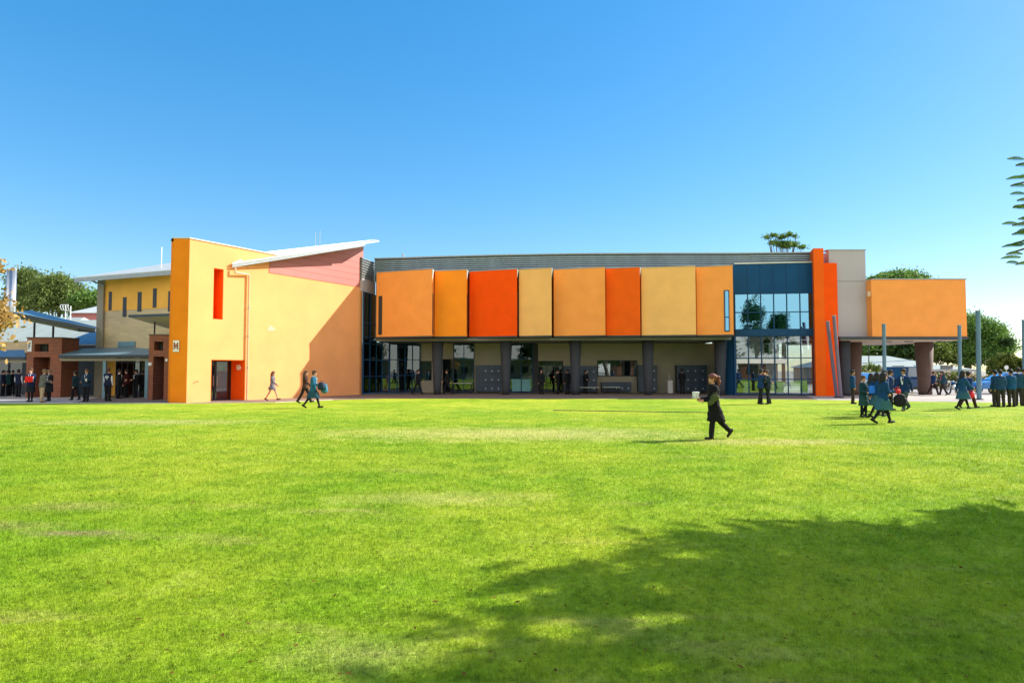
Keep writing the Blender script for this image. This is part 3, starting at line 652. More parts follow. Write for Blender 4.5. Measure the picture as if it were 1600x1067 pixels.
MB().prism([wq(sd0, 0, -TH-1.0), wq(sd1, 0, -TH-1.0), wq(sd1, dz1, -TH-1.0), wq(sd0, dz1, -TH-1.0)], wn*-.1).obj('lobby_wall', M['interior_dark'], wing)
mc = wq((sd0+sd1)/2, 1.1, -TH+.38)
for s in (-.12, .12): MB().path([mc+wd*s+Vector((0, 0, -.3)), mc+wd*s+Vector((0, 0, .3))], .015, 8).obj('handle', M['steel'], dr)
# round lamp in alcove
mbp = wq(sd1-.05, dz1-.42, -.45)
MB().prism([mbp+wn*(.16*math.cos(a))+Vector((0, 0, .16*math.sin(a))) for a in [k*math.pi/8 for k in range(16)]], wd*-.06).obj('round_lamp', M['lamp_white'], jm)
# curved handle mark low on the wall
hp = [wq(ws(304)+.18*math.cos(a)+.2, .95+.16*math.sin(a), .03) for a in [math.pi*.35+k*.25 for k in range(8)]]
MB().path(hp, .014, 6).obj('handrail_bracket', M['soffit'], wing)
# pale mark on wall
MB().prism([wq(ws(418), wp(418, 517).z, .012), wq(ws(431), wp(431, 517).z, .012), wq(ws(429), wp(429, 513).z, .012), wq(ws(421), wp(421, 508).z, .012)], wn*-.01).obj('pale_patch', mat('pale_patch_render', (.78, .50, .30), .8, .05), wing)
# red/pink cladding over the wall and roof
A_ = wp(420, 420.5, .06); B_ = wp(565, 449.5, .06)
def wz(px, py): return wp(px, py).z
cl = MB().prism([wq(ws(419), WZ, .03), wq(WL, WZ, .03), wq(WL, wz(565, 384), .03), wq(ws(419), wz(419, 404)+.1, .03)], wn*-1.2).obj('upper_cladding', M['pink'], wing, label='dusty red sheet cladding under the roof')
for k in range(1, 7):
    z = WZ+k*.42
    sA = ws(419)+(WL-ws(419))*max(0, (z-wz(419, 404)-.1))/(wz(565, 384)-wz(419, 404)-.1)
    MB().prism([wq(sA+.05, z, .036), wq(WL, z, .036), wq(WL, z+.012, .036), wq(sA+.05, z+.012, .036)], wn*-.006).obj('cladding_joint', M['brick'], cl)
RA = at(363, 413.5, 35.3); RB = at(592.5, 378, 43.6); RD = at(408, 397, 37.75); RC = at(588, 376.0, 50.5)
RD2 = RD + (RC-RB)*.0
back = Vector((-3.0, 6.5, 0))
pts_top = [RA, RB, RC, RD]
rf = MB(); n0 = len(rf.v)
T = Vector((0, 0, .10))
rf.v += [tuple(p) for p in pts_top]+[tuple(p+T) for p in pts_top]
rf.f += [(0, 2, 1), (0, 3, 2), (4, 5, 6), (4, 6, 7), (0, 1, 5, 4), (1, 2, 6, 5), (2, 3, 7, 6), (3, 0, 4, 7)]
roof = rf.obj('skillion_roof', M['roof_white'], wing)
# fascia gutter along the eave with rafters behind
dE = (RB-RA).normalized(); g0 = RA+Vector((0, 0, -.16)); g1 = RB+(RA-RB)*.12+Vector((0, 0, -.14))
MB().prism([g0, g1, g1+Vector((0, 0, .138)), g0+Vector((0, 0, .138))], (.02, .10, 0)).obj('fascia', M['roof_edge'], roof)
und = mat('eave_lining', (.38, .16, .08), .8, .05)
for k in range(9):
    p = RA+(RB-RA)*(.12+.092*k); q = p-wn*1.1
    MB().prism([p+Vector((0, .1, -.03)), p+Vector((.06, .1, -.03)), q+Vector((.06, .1, -.03)), q+Vector((0, .1, -.03))], (0, 0, -.10)).obj('rafter', und, roof)
# downpipe
dpx = wq(ws(386), 0, .12)
z1 = wp(387, 431).z
dp = MB().path([RA+Vector((.12, .12, -.16)), RA+Vector((.12, .12, -.42)), Vector((dpx.x, dpx.y, z1+.05)), Vector((dpx.x, dpx.y, z1-.4)), Vector((dpx.x, dpx.y, .0))], .055, 10).obj('downpipe', M['pipe'], wing)
for z in (1.8, 3.6, 5.2): MB().lathe((dpx.x, dpx.y, z), [(.07, 0), (.07, .06)], 10).obj('pipe_clip', M['roof_edge'], dp)
for dx in (0, .35):
    q = at(489+dx*20, 384, 42); MB().tube((q.x, 42.5, 9.2), (q.x, 42.5, 10.9+dx*.3), .018, n=6).obj('aerial', M['roof_edge'], roof)
# ------------------------------------------------------------------ hall on the left with slot windows
hall = thing('hall_building', 'tan brick and yellow rendered hall with narrow slot windows and a low pitched metal roof', 'building', (-25, 43, 0))
HY0, HY1 = 43.2, 39.4
h0 = at(152, 500, 43.3); h1 = at(272, 500, 40.6); h0.z = h1.z = 0
hm = wz_ = hz(484, 42, 200)
zt = hz(437, 43.3, 152)
def hs_(px): # point on hall wall
    d = ray(px, 500); r = d.x/d.y; D = h1-h0; k = (h0.y*r-h0.x)/(D.x-D.y*r); return h0+D*k
hx0 = hs_(163.5)
hw = (h1-h0).normalized(); hn = Vector((-hw.y, hw.x, 0))
MB().slab(hx0, h1, 0, hm, .25).obj('brick_wall', M['hall_brick'], hall)
MB().slab(hx0-hn*.02, h1-hn*.02, hm+.003, zt+.1, .27).obj('rendered_wall', M['hall_yellow'], hall)
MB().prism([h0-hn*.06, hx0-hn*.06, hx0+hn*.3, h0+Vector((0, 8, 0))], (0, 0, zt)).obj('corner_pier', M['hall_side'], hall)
for x0, x1, y0, y1 in ((169.5, 174.5, 456, 485), (191.8, 197.6, 464.5, 495), (214.7, 221, 456.5, 487), (238.5, 244.5, 451, 481), (262.5, 268.5, 455, 487)):
    p, q = hs_(x0), hs_(x1); f = MB().slab(p-hn*.032, q-hn*.032, hz(y1, p.y, x0), hz(y0, p.y, x0), .01).obj('slot_window', M['dark'], hall)
    dq = (q-p)*.2; MB().slab(p+dq-hn*.036, q-dq-hn*.036, hz(y1, p.y, x0)+.08, hz(y0, p.y, x0)-.08, .003).obj('pane', M['fascia'], f)
p, q = hs_(186), hs_(213); MB().slab(p-hn*.05, q-hn*.05, hz(542, 42), hz(533.5, 42), .045).obj('louvre_vent', M['awning'], hall)
# hall roof
r0, r1 = at(117, 437.5, 42.4), at(272, 425.2, 39.4); up = at(272, 413.5, 46); ul = at(150, 432.5, 49)
rr = MB(); rr.v += [tuple(x) for x in (r0, r1, up, ul)]+[tuple(x+Vector((0, 0, .16))) for x in (r0, r1, up, ul)]
rr.f += [(0, 2, 1), (0, 3, 2), (4, 5, 6), (4, 6, 7), (0, 1, 5, 4), (1, 2, 6, 5), (2, 3, 7, 6), (3, 0, 4, 7)]
hr = rr.obj('roof', M['roof_white'], hall)
MB().prism([r0+Vector((0, -.06, -.16)), r1+Vector((0, -.06, -.16)), r1+Vector((0, -.06, .1)), r0+Vector((0, -.06, .1))], (0, .06, 0)).obj('gutter', M['roof_edge'], hr)
br = MB().path([at(142, 438, 42.6), at(150, 441.5, 42.9), at(163, 446, 42.8)], .06, 8).obj('downpipe', M['roof_edge'], hall)
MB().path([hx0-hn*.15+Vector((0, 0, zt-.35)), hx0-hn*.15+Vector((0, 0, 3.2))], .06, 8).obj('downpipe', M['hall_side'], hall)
q = at(252, 415, 42); MB().tube((q.x, 42, 8.2), (q.x, 42, hz(386, 42, 252)), .035, n=6).obj('mast', M['white'], hall)
# covered walkway (awning roof, posts, rear wall)
def awning(xa, xb, yt0, yt1, yb, Yf, Yb, mname, label):
    a = at(xa, yb, Yf); b = at(xb, yb, Yf); c = at(xb-2, yt1, Yb); d_ = at(xa+(xb-xa)*.28, yt0, Yb)
    t = thing('walkway_awning', label, 'awning', ((a.x+b.x)/2, Yf, 0), 'covered walkway awnings')
    o = MB(); o.v += [tuple(x) for x in (a, b, c, d_)]+[tuple(x+Vector((0, 0, .05))) for x in (a, b, c, d_)]
    o.f += [(0, 2, 1), (0, 3, 2), (4, 5, 6), (4, 6, 7), (0, 1, 5, 4), (1, 2, 6, 5), (2, 3, 7, 6), (3, 0, 4, 7)]
    o.obj('roof_sheet', M[mname], t)
    MB().prism([a+Vector((0, -.05, -.14)), b+Vector((0, -.05, -.14)), b+Vector((0, -.05, .04)), a+Vector((0, -.05, .04))], (0, .05, 0)).obj('gutter', M['fascia'], t)
    MB().prism([a+Vector((0, .1, -.32)), b+Vector((0, .1, -.32)), b+Vector((0, .1, -.16)), a+Vector((0, .1, -.16))], (0, .08, 0)).obj('beam', M['hall_side'], t)
    return t, a, b
t, a, b = awning(92, 233, 545.5, 543, 555.5, 38.6, 42.3, 'awning', 'blue grey sheet awning between the two brick gateways')
for px in (163.5, 229.5):
    c = at(px, 580, 38.8); MB().box(c.x-.09, 38.75, 0, c.x+.09, 38.9, a.z-.16).obj('post', M['awning'], t)
t2, a2, b2 = awning(-60, 40, 549, 547.5, 558.5, 40.5, 43.5, 'roof_blue', 'bright blue sheet awning at the left picture edge')
for px in (-30, -5):
    c = at(px, 580, 40.6); MB().box(c.x-.06, 40.55, 0, c.x+.06, 40.7, a2.z-.16).obj('post', M['dark'], t2)
# wall behind the walkway
wk = thing('walkway_wall', 'shaded wall with pale piers and dark doorways behind the covered walkway', 'wall', (-30, 45, 0))
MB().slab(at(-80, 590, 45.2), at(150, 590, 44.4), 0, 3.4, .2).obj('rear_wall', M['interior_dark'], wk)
for x0, x1 in ((101, 109), (147, 160)):
    MB().slab(at(x0, 590, 42.6), at(x1, 590, 42.6), 0, 3.0, .3).obj('pier', M['beige'], wk)
MB().slab(at(-80, 560, 44.9), at(96, 560, 44.6), 2.9, 3.7, .2).obj('upper_band', M['hall_brick'], wk)
for x0, x1 in ((-20, 12), (16, 34)): MB().slab(at(x0, 590, 44.8), at(x1, 590, 44.8), 1.0, 2.6, .05).obj('window', M['glass_dark'], wk)
gp_ = glazing('glass_doors', hs_(192)-hn*.35, hs_(229)-hn*.35, [.05, 2.2, 3.0], 4, 'glass', 'dark', hall)
MB().slab(hs_(166)-hn*.05, hs_(190)-hn*.05, .0, 3.0, .045).obj('doorway', M['hall_yellow'], hall)
# brick gateways
def gateway(x0, x1, ytop, Y, label, letter):
    p, q = at(x0, 560, Y), at(x1, 560, Y); W_ = q.x-p.x; zt_ = hz(ytop, Y, (x0+x1)/2)
    t = thing('brick_gateway', label, 'gateway', ((p.x+q.x)/2, Y, 0), 'brick gateways')
    o = MB(); zl = hz(558 if letter else 557, Y); 
    o.box(p.x, Y, 0, p.x+W_*.2, Y+1.6, zl); o.box(q.x-W_*.32, Y, 0, q.x, Y+1.6, zl)
    o.box(p.x, Y, zl, q.x, Y+1.6, zl+.35)
    # opening in the top panel
    o.box(p.x, Y, zl+.35, p.x+W_*.22, Y+1.6, zt_-.35); o.box(q.x-W_*.38, Y, zl+.35, q.x, Y+1.6, zt_-.35); o.box(p.x, Y, zt_-.35, q.x, Y+1.6, zt_)
    o.obj('brick_frame', M['brick'], t)
    MB().box(p.x-.03, Y-.03, zt_+.002, q.x+.03, Y+1.63, zt_+.07).obj('coping', M['column_brown'], t)
    MB().box(p.x+W_*.22, Y+.5, zl+.351, p.x+W_*.42, Y+.6, zt_-.351).obj('shutter', M['dark'], t)
    MB().box(p.x+W_*.2, Y+1.3, 0, p.x+W_*.34, Y+1.5, zl).obj('inner_pier', M['brick'], t)
    if letter:
        s = MB().box(p.x+W_*.03, Y-.05, zl+.35, p.x+W_*.15, Y-.004, zl+1.05).obj('letter_sign', M['white'], t)
        x_, z_, w2, h2 = p.x+W_*.03, zl+.35, W_*.12, .7
        lb = MB()
        for (a0, b0, a1, b1) in ((.28, .2, .42, .8), (.421, .66, .72, .8), (.421, .43, .66, .56)): lb.box(x_+w2*a0, Y-.065, z_+h2*b0, x_+w2*a1, Y-.052, z_+h2*b1)
        lb.obj('letter', M['dark'], s)
    else:
        MB().box(p.x+W_*.0, Y-.05, 1.95, p.x+W_*.14, Y-.004, 2.12).obj('notice', M['white'], t)
        MB().box(p.x+W_*.75, Y-.06, zl-.28, p.x+W_*.85, Y-.004, zl-.12).obj('camera_box', M['white'], t)
    return t
gateway(41.5, 96, 528.5, 40.3, 'brick gateway with a white letter plate at the left', True)
gateway(232.5, 268, 524, 36.6, 'redder brick gateway beside the deep orange blade end', False)
# floating canopy roofs
can = thing('canopy_roof', 'raised skillion canopy with a dark fascia on thin posts above the left brick gateway', 'canopy', (-30, 41, 0))
a, b, c, d_ = at(21, 489.5, 40), at(149, 514, 41.5), at(149, 519.5, 38.6), at(22, 499.5, 37)
a, b, c, d_ = at(21, 491, 37.5), at(149, 516, 38.5), at(150, 513, 46), at(48, 487.5, 46)
o = MB(); o.v += [tuple(x) for x in (a, b, c, d_)]+[tuple(x+Vector((0, 0, .12))) for x in (a, b, c, d_)]
o.f += [(0, 2, 1), (0, 3, 2), (4, 5, 6), (4, 6, 7), (0, 1, 5, 4), (1, 2, 6, 5), (2, 3, 7, 6), (3, 0, 4, 7)]
o.obj('roof_sheet', M['roof_blue'], can)
MB().prism([a+Vector((0, -.04, -.1)), b+Vector((0, -.04, -.1)), b+Vector((0, -.04, .12)), a+Vector((0, -.04, .12))], (0, .04, 0)).obj('fascia', M['fascia'], can)
MB().prism([a+Vector((.2, .3, -.3)), a.lerp(b, .74)+Vector((0, .3, -.3)), a.lerp(b, .74)+Vector((0, .3, -.06)), a+Vector((.2, .3, -.06))], (0, 1.6, 0)).obj('beam', M['soffit'], can)
for px in (54, 83.5):
    q = at(px, 505, 41); MB().tube((q.x, 41, hz(528, 41, px)), (q.x, 41, hz(500, 41, px)+.05), .06).obj('post', M['dark'], can)
cn2 = thing('entry_canopy', 'thin pale canopy wedge beside the deep orange blade end', 'canopy', (-21, 37, 0))
a, b, c = at(201, 495.5, 37.5), at(270, 493.5, 35.0), at(270, 516.5, 39.5)
c = Vector((a.x+2.6, a.y+3.2, b.z-.9)); d_ = Vector((b.x, b.y+3.6, b.z-.75))
o = MB(); o.v += [tuple(x) for x in (a, b, d_, c)]+[tuple(x+Vector((0, 0, .1))) for x in (a, b, d_, c)]
o.f += [(0, 2, 1), (0, 3, 2), (4, 5, 6), (4, 6, 7), (0, 1, 5, 4), (1, 2, 6, 5), (2, 3, 7, 6), (3, 0, 4, 7)]
o.obj('roof_sheet', M['soffit_warm'], cn2)
MB().prism([a+Vector((0, -.04, -.02)), b+Vector((0, -.04, -.02)), b+Vector((0, -.04, .13)), a+Vector((0, -.04, .13))], (0, .04, 0)).obj('fascia', M['fascia'], cn2)
q = at(241.5, 515, 37.5); MB().tube((q.x, 37.5, hz(524, 37.5, 241)), (q.x, 37.5, b.z-.1), .045).obj('post', M['dark'], cn2)
# ---- roofs further back at the left
def bldg(name, label, x0, x1, ye, Yf, Yb, yr, wallm, roofm, hipped=True, grp=None, base=0):
    a = at(x0, ye, Yf); b = at(x1, ye, Yf); rz = hz(yr, (Yf+Yb)/2, (x0+x1)/2); Ym = (Yf+Yb)/2
    t = thing(name, label, 'building', ((a.x+b.x)/2, Yf, 0), grp)
    MB().box(a.x+.5, Yf+.5, 0, b.x-.5, Yb-.5, a.z).obj('wall', M[wallm], t)
    i = (b.x-a.x)*.22 if hipped else 0
    o = MB(); z = a.z
    o.v += [(a.x, Yf, z), (b.x, Yf, z), (b.x, Yb, z), (a.x, Yb, z), (a.x+i, Ym, rz), (b.x-i, Ym, rz)]
    o.f += [(0, 1, 5, 4), (1, 2, 5), (2, 3, 4, 5), (3, 0, 4), (0, 3, 2, 1)]
    o.obj('roof', M[roofm], t)
    MB().box(a.x, Yf-.05, z-.2, b.x, Yf, z+.03).obj('gutter', M['roof_edge'], t)
    for k in range(int((b.x-a.x)/4)):
        xx = a.x+2+k*4; w = MB().box(xx, Yf+.44, 1.0, xx+1.4, Yf+.49, 2.2).obj('window', M['dark'], t); MB().box(xx+.08, Yf+.42, 1.08, xx+1.32, Yf+.435, 2.12).obj('pane', M['glass_dark'], w)
    return t
bldg('low_building', 'long pale green roofed block behind the covered walkway', -120, 103, 541, 47, 60, 500, 'hall_brick', 'roof_green', False)
g2 = bldg('low_building', 'pale green roof with a red gable strip behind the left pipes', -40, 80, 527, 52, 64, 496, 'brick', 'roof_green', True)
p = at(22, 541.5, 51); 
MB().prism([at(22, 541, 46.9), at(72, 530, 50.5), at(72, 526, 50.5)], (0, .2, 0)).obj('gable_strip', M['pink'], g2)
g3 = bldg('low_building', 'blue sheet roofed block under the raised canopy', 90, 152, 538.5, 46.2, 54, 517, 'brick', 'roof_blue', False)
g4 = thing('gable_building', 'red clad upper storey with a pale roof just left of the hall', 'building', (-38, 60, 0))
MB().box(at(112, 490, 60).x, 60, 0, at(153, 490, 60).x, 66, hz(488.5, 60, 130)).obj('wall', M['pink'], g4)
MB().prism([at(108, 489, 59.6), at(153, 489, 59.6), at(153, 479, 62), at(124, 486, 62)], (0, .3, .15)).obj('roof', M['roof_white'], g4)
# flues
fl = []
for px, lab in ((13.2, 'left silver flue pipe rising above the roofs'), (21.3, 'right silver flue pipe rising above the roofs')):
    q = at(px, 460, 54); t = thing('flue_pipe', lab, 'flue', (q.x, 54, 6), 'silver flue pipes')
    MB().tube((q.x, 54, 4), (q.x, 54, hz(422, 54, px)), .175, n=14).obj('pipe', M['silver'], t, smooth=True)
    MB().lathe((q.x, 54, hz(422, 54, px)), [(.19, 0), (.19, .12)], 14).obj('collar', M['steel'], t)
    for zz in (6.5, 8.5): MB().lathe((q.x, 54, zz), [(.17, 0), (.17, .06)], 14).obj('band', M['steel'], t)
q0, q1 = at(96, 484, 56), at(108, 477, 56)
t = thing('roof_ladder', 'white caged roof access ladder above the roofs', 'ladder', (q0.x, 56, 5))
rg = MB()
for k in range(4):
    x = q0.x+(q1.x-q0.x)*k/3; rg.path([(x, 56, hz(484, 56)), (x+.15, 55.6, hz(480, 56)), (x+.2, 55.6, hz(477, 56))], .035, 6)
rg.tube((q0.x, 56, hz(484, 56)), (q1.x+.1, 56, hz(486, 56)), .04, n=6); rg.tube((q0.x+.2, 55.6, hz(477, 56)), (q1.x+.2, 55.6, hz(477, 56)), .04, n=6)
rg.obj('cage', M['white'], t)
lr = MB().tube((q1.x-.3, 56, 4), (q1.x-.3, 56, hz(478, 56)), .04, n=6).tube((q1.x+.15, 56, 4), (q1.x+.15, 56, hz(478, 56)), .04, n=6)
lr.obj('rail', M['white'], t)
# ------------------------------------------------------------------ background right
bldg('low_building', 'long low grey roofed building behind the car park', 1318, 1482, 573.5, 75, 90, 556, 'hall_side', 'roof_green')
bldg('low_building', 'lower grey roofed annex right of the long roof', 1446, 1528, 577.5, 72, 80, 570, 'hall_side', 'roof_green')
#CHUNK4
# ------------------------------------------------------------------ vegetation
def np_mesh(name, v, k, m):              # v: (n, k, 3) polygons of k corners
    nb = v.shape[0]; me = bpy.data.meshes.new(name); me.vertices.add(nb*k); me.vertices.foreach_set('co', v.astype(np.float32).ravel())
    me.loops.add(nb*k); me.loops.foreach_set('vertex_index', np.arange(nb*k, dtype=np.int32))
    me.polygons.add(nb); me.polygons.foreach_set('loop_start', np.arange(0, nb*k, k, dtype=np.int32))
    me.polygons.foreach_set('loop_total', np.full(nb, k, np.int32)); me.update(calc_edges=True); me.materials.append(m); return me
def leaves(pts, size, droop=.0, asp=.5):
    nb = len(pts); a = rng.normal(size=(nb, 3)); a[:, 2] -= droop; a /= np.linalg.norm(a, axis=1)[:, None]
    b = rng.normal(size=(nb, 3)); b -= (b*a).sum(1)[:, None]*a; b /= np.linalg.norm(b, axis=1)[:, None]
    s = (size*(.6+.8*rng.random(nb)))[:, None]
    return np.stack([pts-a*s, pts+b*s*asp, pts+a*s, pts-b*s*asp], 1)
def blob_pts(blobs, nclump, per, spread, shell=.55):
    vol = np.array([b[1][0]*b[1][1]*b[1][2] for b in blobs])**.75; vol /= vol.sum(); out = []
    for (c, r), f in zip(blobs, vol):
        k = max(3, int(nclump*f)); d = rng.normal(size=(k, 3)); d /= np.linalg.norm(d, axis=1)[:, None]
        d[:, 2] = np.where(d[:, 2] < -.35, -d[:, 2]*.7, d[:, 2])
        rr = shell+(1.08-shell)*rng.random(k)**.6
        cc = np.array(c)+d*rr[:, None]*np.array(r)
        sp = spread*(.55+.9*rng.random(k))
        q = rng.normal(size=(k, per, 3))*sp[:, None, None]*np.array([1, 1, .6])*.55+cc[:, None, :]
        out.append(q.reshape(-1, 3))
    return np.concatenate(out)
def tree(name, label, base, blobs, leafm, nclump=120, per=60, spread=.7, size=.14, group=None, trunk_r=.25, cat='tree', asp=.5, droop=0, shell=.55):
    base = Vector(base); t = thing(name, label, cat, base, group)
    pts = blob_pts(blobs, nclump, per, spread, shell)
    o = bpy.data.objects.new('crown', np_mesh('crown', leaves(pts, size, droop, asp), 4, M[leafm])); COL.objects.link(o)
    o.parent = t; o.matrix_parent_inverse = t.matrix_basis.inverted()
    top = max(b[0][2] for b in blobs); mid = Vector((sum(b[0][0] for b in blobs)/len(blobs), sum(b[0][1] for b in blobs)/len(blobs), 0))
    fork = base.lerp(mid, .3); fork.z = base.z+(top-base.z)*.42
    mb = MB().path([base, base.lerp(fork, .5)+Vector((random.uniform(-.1, .1), 0, 0)), fork], [trunk_r*1.25, trunk_r*.95, trunk_r*.75], 10)
    for c, r in blobs:
        c = Vector(c); k = fork.lerp(c, .5)+Vector((0, 0, -.15*r[2])); mb.path([fork, k, c], [trunk_r*.5, trunk_r*.3, trunk_r*.1], 7)
        for j in range(4):
            e = c+Vector((random.uniform(-.8, .8)*r[0], random.uniform(-.8, .8)*r[1], random.uniform(-.4, .8)*r[2]))
            mb.path([k, k.lerp(e, .6)+Vector((0, 0, .1)), e], [trunk_r*.2, trunk_r*.12, trunk_r*.04], 5)
    mb.obj('trunk', M['bark'], t); return t
def PB(px, py, Y, rx, rz, ry=None):      # crown lobe centred at a pixel of depth Y, radii in pixels
    c = at(px, py, Y); k = Y/1000; return (tuple(c), (rx*k, (ry or rx)*k, rz*k))
def base_at(px, Y): p = at(px, 570, Y); return (p.x, Y, 0)
tree('gum_tree', 'tall olive green gum tree nearest the silver flue pipes', base_at(45, 78), [PB(42, 449, 78, 18, 24), PB(34, 478, 78, 16, 20), PB(58, 468, 77, 18, 22)], 'leaf_olive', 180, 110, 1.0, .15, 'trees behind the left roofs', .4)
tree('gum_tree', 'wide olive green gum tree between the flue pipes and the hall', base_at(95, 76), [PB(88, 456, 76, 19, 24), PB(105, 466, 76, 20, 22), PB(72, 478, 75, 20, 16), PB(118, 482, 75, 14, 16)], 'leaf_olive', 220, 110, 1.0, .15, 'trees behind the left roofs', .4)
tree('gum_tree', 'small green tree just left of the hall corner', base_at(138, 74), [PB(134, 474, 74, 14, 13), PB(148, 470, 74, 10, 12)], 'leaf_mid', 70, 60, .8, .18, 'trees behind the left roofs', .25)
cl_ = [PB(x, y, 82, r, r*.8) for x, y, r in ((1200, 371, 3.6), (1211, 368, 4), (1222, 371, 5), (1232, 367, 4), (1243, 370, 3.4), (1208, 381, 4.5), (1219, 382, 6), (1229, 384, 8), (1240, 383, 5.5), (1252, 387, 5))]
random.seed(3)
tree('gum_tree', 'sparse tall gum tree showing above the louvred roofline', base_at(1224, 82), cl_, 'leaf_mid', 100, 46, .36, .12, None, .2, shell=.1)
tree('gum_tree', 'tree top showing above the amber box', base_at(1447, 80), [PB(1400, 442, 80, 34, 13), PB(1378, 443, 80, 16, 9), PB(1425, 441, 80, 18, 10)], 'leaf_mid', 150, 60, .9, .2, None, .22)
tree('leafy_tree', 'big rounded bright green tree right of the amber box', base_at(1510, 88), [PB(1512, 530, 88, 34, 34), PB(1545, 528, 87, 24, 27), PB(1480, 545, 88, 28, 24), PB(1530, 560, 86, 36, 22), PB(1500, 510, 89, 24, 16), PB(1560, 545, 87, 16, 18)], 'leaf_mid', 520, 110, 1.0, .15, 'trees at the right', .5)
tree('leafy_tree', 'rounded yellow green bush tree left of the big green tree', base_at(1462, 84), [PB(1462, 553, 84, 16, 17), PB(1474, 562, 84, 13, 12)], 'hedge', 90, 60, .8, .2, 'trees at the right', .25)
tree('leafy_tree', 'small dark tree on a thin trunk at the right skyline', base_at(1575, 84), [PB(1574, 536, 84, 6, 7), PB(1570, 546, 84, 5, 6)], 'leaf_dark', 36, 40, .5, .16, 'trees at the right', .1)
for i, (px, lab) in enumerate(((1345, 'dark evergreen seen just right of the brown column'), (1372, 'dark evergreen above the hipped roof'), (1402, 'dark evergreen between the upright pole and the thick brown column'), (1428, 'dark evergreen beside the thick brown column'))):
    tree('evergreen_tree', lab, base_at(px, 98), [PB(px, 552, 98, 19, 15+3*(i % 2)), PB(px+5, 540, 98, 12, 12)], 'leaf_dark' if i else 'leaf_mid', 80, 60, 1.1, .26, 'dark evergreens beyond the car park', .3)
def hedge(name, label, x0, x1, Y, ytop, ybot, leafm, n, size, cat='hedge', group=None, dep=1.4):
    a = at(x0, ytop, Y); b = at(x1, ytop, Y); t = thing(name, label, cat, ((a.x+b.x)/2, Y, 0), group)
    p = rng.random((n, 3)); H_ = a.z; px = a.x+(b.x-a.x)*p[:, 0]; top = H_*(.86+.16*np.sin(px*1.3)*np.sin(px*.47+1)+.07*rng.random(n))
    q = np.stack([px, Y+(p[:, 1]-.5)*dep, top*(1-(1-p[:, 2]**.5)*1.0)], 1)
    o = bpy.data.objects.new('foliage', np_mesh('foliage', leaves(q, size), 4, M[leafm])); COL.objects.link(o); o.parent = t; o.matrix_parent_inverse = t.matrix_basis.inverted()
    mb = MB()
    for k in range(max(2, int((b.x-a.x)/1.5))): mb.tube((a.x+.5+k*1.5, Y, 0), (a.x+.6+k*1.5, Y+.1, H_*.75), .05, .02, 6)
    mb.obj('stem', M['bark'], t); return t
hedge('hedge', 'long yellow green hedge at the right skyline', 1545, 1800, 80, 554, 590, 'hedge', 16000, .2)
hedge('hedge', 'dark trimmed hedge behind the parked cars', 1326, 1540, 60, 588, 612, 'leaf_dark', 16000, .11)
hedge('hedge', 'green lower hedge behind the flowering shrubs', 1318, 1370, 66, 569, 600, 'hedge', 3500, .13)
shr = [(1352, 583, 'pink'), (1364, 586, 'cream'), (1378, 588, 'cream'), (1393, 584, 'cream'), (1408, 587, 'cream'), (1468, 586, 'cream'), (1486, 583, 'cream'), (1504, 585, 'cream'), (1521, 587, 'cream')]
for i, (px, py, c_) in enumerate(shr):
    q = at(px, py, 58); lab = ['pinkish flowering shrub right of the brown column', 'cream flowering shrub under the spiky plant', 'cream flowering shrub left of the upright pole', 'cream flowering shrub right of the upright pole', 'cream flowering shrub nearest the thick brown column', 'cream flowering shrub right of the thick brown column', 'cream flowering shrub behind the walking pair', 'cream flowering shrub left of the pole at the amber box edge', 'cream flowering shrub next to the tallest pole'][i]
    t = tree('flowering_shrub', lab, (q.x, 58, 0), [((q.x, 58, q.z-.35), (.62, .6, .55)), ((q.x+.3, 58, q.z-.75), (.6, .6, .5))], 'hedge', 26, 40, .35, .08, 'flowering shrubs along the car park', .05, 'shrub')
    pts = blob_pts([((q.x, 57.9, q.z-.3), (.66, .6, .5)), ((q.x+.25, 57.9, q.z-.7), (.62, .6, .45))], 30, 9, .28, .8)
    o = bpy.data.objects.new('blossom', np_mesh('blossom', leaves(pts, .07, 0, .8), 4, M['blossom'])); COL.objects.link(o); o.parent = t; o.matrix_parent_inverse = t.matrix_basis.inverted()
def spiky(px, Y, ytop, label):
    q = at(px, ytop, Y); t = thing('spiky_plant', label, 'plant', (q.x, Y, 0)); v = []
    for k in range(46):
        a = random.random()*6.28; e = random.uniform(.35, 1.4); L = random.uniform(.7, 1.2); d = Vector((math.cos(a)*math.cos(e), math.sin(a)*math.cos(e), math.sin(e)))
        s = Vector((-d.y, d.x, 0)).normalized()*.05; b0 = Vector((q.x, Y, q.z-.95)); v.append([b0-s, b0+s, b0+d*L*.6+s*.7, b0+d*L])
    o = bpy.data.objects.new('leaf_rosette', np_mesh('leaf_rosette', np.array([[list(p) for p in f] for f in v]), 4, M['leaf_olive'])); COL.objects.link(o); o.parent = t; o.matrix_parent_inverse = t.matrix_basis.inverted()
    MB().path([(q.x, Y, 0), (q.x, Y, q.z-.9)], [.14, .1], 8).obj('trunk', M['bark'], t)
spiky(1359, 59, 562, 'spiky leaved plant above the flowering shrubs')
